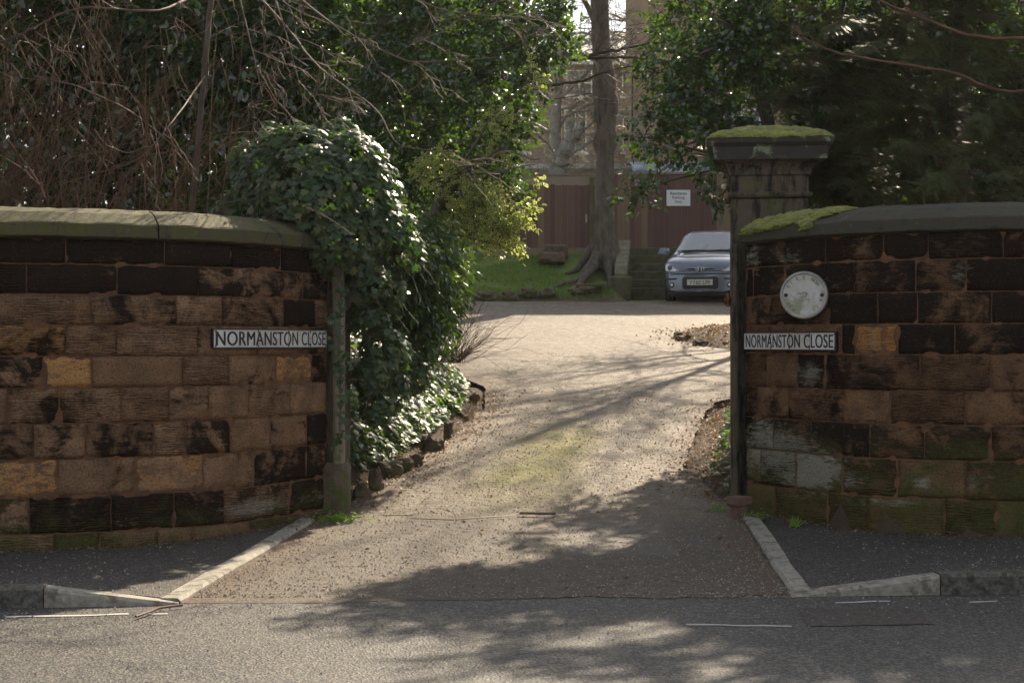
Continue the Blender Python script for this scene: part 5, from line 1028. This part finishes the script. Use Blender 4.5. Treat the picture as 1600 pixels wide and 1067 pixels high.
def sw(s,y0,y1):
    def f(u,v):
        y=y0+(y1-y0)*u; p=sec(y); q0=p[8]+(p[9]-p[8])*.25; q1=p[10]+(p[9]-p[10])*.12; x=q0[0]*(1-v)+q1[0]*v+.012; z=q0[1]*(1-v)+q1[1]*v; return(s*x,y,z)
    return f
for s in(-1,1):
    patch('side_window',sw(s,1.42,2.2),8,4,mCarGlass); patch('side_window',sw(s,2.28,3.0),8,4,mCarGlass)
def front(name,outl,mat,d=.012,par=None,n=10):
    # outline (x,z) wrapped on the nose; subdivided fan
    a=Acc(); o=np.array(outl); c=o.mean(0); R=[];st_=4
    for t in range(st_+1):
        for q in o: w2=c+(q-c)*t/st_; p=dfm(w2[0],0,w2[1]); R.append((p[0],p[1]-d*(1 if t<st_ else .1),p[2]))
    m=len(o); i=np.arange(st_)[:,None]*m; j=np.arange(m)[None,:]; a.add(R,np.stack((i+j,i+(j+1)%m,i+m+(j+1)%m,i+m+j),-1).reshape(-1,4)); return a.build(name,mat,par or car)
def ell(cx,cz,rx,rz,n=16): return [(cx+rx*math.cos(t),cz+rz*math.sin(t)) for t in np.arange(n)/n*2*math.pi]
def rrect(x0,x1,z0,z1,r=.05,t=0):
    P_=[]
    for (cx,cz,a0) in((x1-r,z1-r,0),(x0+r,z1-r,90),(x0+r,z0+r,180),(x1-r,z0+r,270)):
        for q in range(5): th=math.radians(a0+q*22.5); P_.append((cx+r*math.cos(th),cz+r*math.sin(th)))
    return P_
front('lower_grille',[(x*(1-.0*(z>.4)),z) for x,z in rrect(-.37,.37,.25,.50,.07)],mPlastic,.02)
front('grille_slot',[(-.32,.655),(-.2,.632),(0,.615),(.2,.632),(.32,.655),(.2,.66),(0,.66),(-.2,.66)],mPlastic,.014); front('grille_trim',[(-.34,.675),(-.15,.658),(0,.645),(.15,.658),(.34,.675),(.15,.672),(0,.668),(-.15,.672)],mChrome,.022)
for s in(-1,1):
    hl=front('headlight',[(s*x,z) for x,z in ((.42,.60),(.50,.63),(.58,.70),(.66,.76),(.735,.76),(.745,.70),(.74,.62),(.68,.595),(.55,.59))],mLamp,.02); front('reflector',[(s*.64+x*.06,.675+z*.06) for x,z in ell(0,0,1,1)],mGlass,.03,hl); front('indicator',[(s*.47+x*.035,.62+z*.022) for x,z in ell(0,0,1,1)],mAmber,.03,hl)
    front('bumper_strip',[(s*x,z) for x,z in((.47,.475),(.76,.475),(.77,.44),(.5,.44))],mPlastic,.022); fl_=front('fog_light',ell(s*.59,.34,.055,.055),mPlastic,.02); front('lens',ell(s*.59,.34,.038,.038),mLamp,.03,fl_)
    a=Acc(); rockm((s*.90,.98,1.03),(.115,.07,.075),2,a); a.build('wing_mirror',mPaint,car); a=Acc(); tube(a,[(s*.74,1.02,1.0),(s*.86,1.0,1.01)],.025,6); a.build('mirror_arm',mPlastic,car)
    for yy in(.62,3.0):
        a=Acc(); M2=Matrix.Rotation(math.pi/2*s,3,'Y'); lathe(a,[(.19,.06),(.27,.07),(.30,.05),(.305,-.02),(.30,-.10),(.2,-.12)],24,(s*.72,yy,.305),M2); w_=a.build('wheel',mTyre,car); a=Acc(); lathe(a,[(0,.05),(.05,.055),(.1,.03),(.17,.045),(.19,.06)],12,(s*.72,yy,.305),M2); a.build('rim',mChrome,w_)
pf=dfm(0,0,.38)[1]-.035; a=Acc(); rbox(a,(0,pf,.385),(.26,.006,.056),None,.005); npl=a.build('number_plate',mPlateY,car,smooth=False); V,Fc=fitted('YY60 LPF',.43,.075,.006); a=Acc(); a.add([(-.215+v[0],pf-.009,.348+v[1]) for v in V],Fc); a.build('lettering',mBlack,npl,smooth=False)
a=Acc(); yb=dfm(0,0,.635)[1]-.045
tube(a,[(.085*math.cos(t),yb,.635+.045*math.sin(t)) for t in np.linspace(0,2*math.pi,25)],.008,6); tube(a,[(-.045,yb,.605),(-.028,yb,.665)],.010,6); tube(a,[(.028,yb,.605),(.045,yb,.665)],.010,6); tube(a,[(-.036,yb,.628),(0,yb,.64),(.036,yb,.642)],.008,6); a.build('badge',mChrome,car); front('badge_backing',ell(0,.635,.075,.04),mPlastic,.03)
a=Acc(); tube(a,[(0,1.62,1.46),(0,1.75,1.66)],.004,4); a.build('aerial',mPlastic,car)
for x0,x1 in((-.55,.02),(.0,.52)): a=Acc(); tube(a,[(x0,1.0,1.055),(x1,1.03,1.075)],.008,4); a.build('wiper',mPlastic,car)
a=Acc(); grid(a,12,3,lambda u,v:(lambda x:(x,.985+.05*v,1.038+.022*v))((u*2-1)*.62)); a.build('cowl',mPlastic,car)
a=Acc(); box(a,-.68,.68,.15,3.4,.14,.22); a.build('underside',mPlastic,car,smooth=False)
a=Acc(); box(a,-145,145,-65,205,-1.2,22); hz=a.build('haze',None,smooth=False); hz.data.materials.clear(); m=bpy.data.materials.new('haze'); m.use_nodes=True; t=m.node_tree; t.nodes.remove(t.nodes['Principled BSDF']); pv_=t.nodes.new('ShaderNodeVolumePrincipled'); pv_.inputs['Color'].default_value=(.88,.9,.93,1); pv_.inputs['Density'].default_value=.00019; pv_.inputs['Anisotropy'].default_value=.45; t.links.new(pv_.outputs[0],t.nodes['Material Output'].inputs['Volume']); hz.data.materials.append(m); tag(hz,'thin sunlit haze in the air over the whole place','haze',kind='stuff')
for o in bpy.data.objects:
    if '_o' in o: del o['_o']
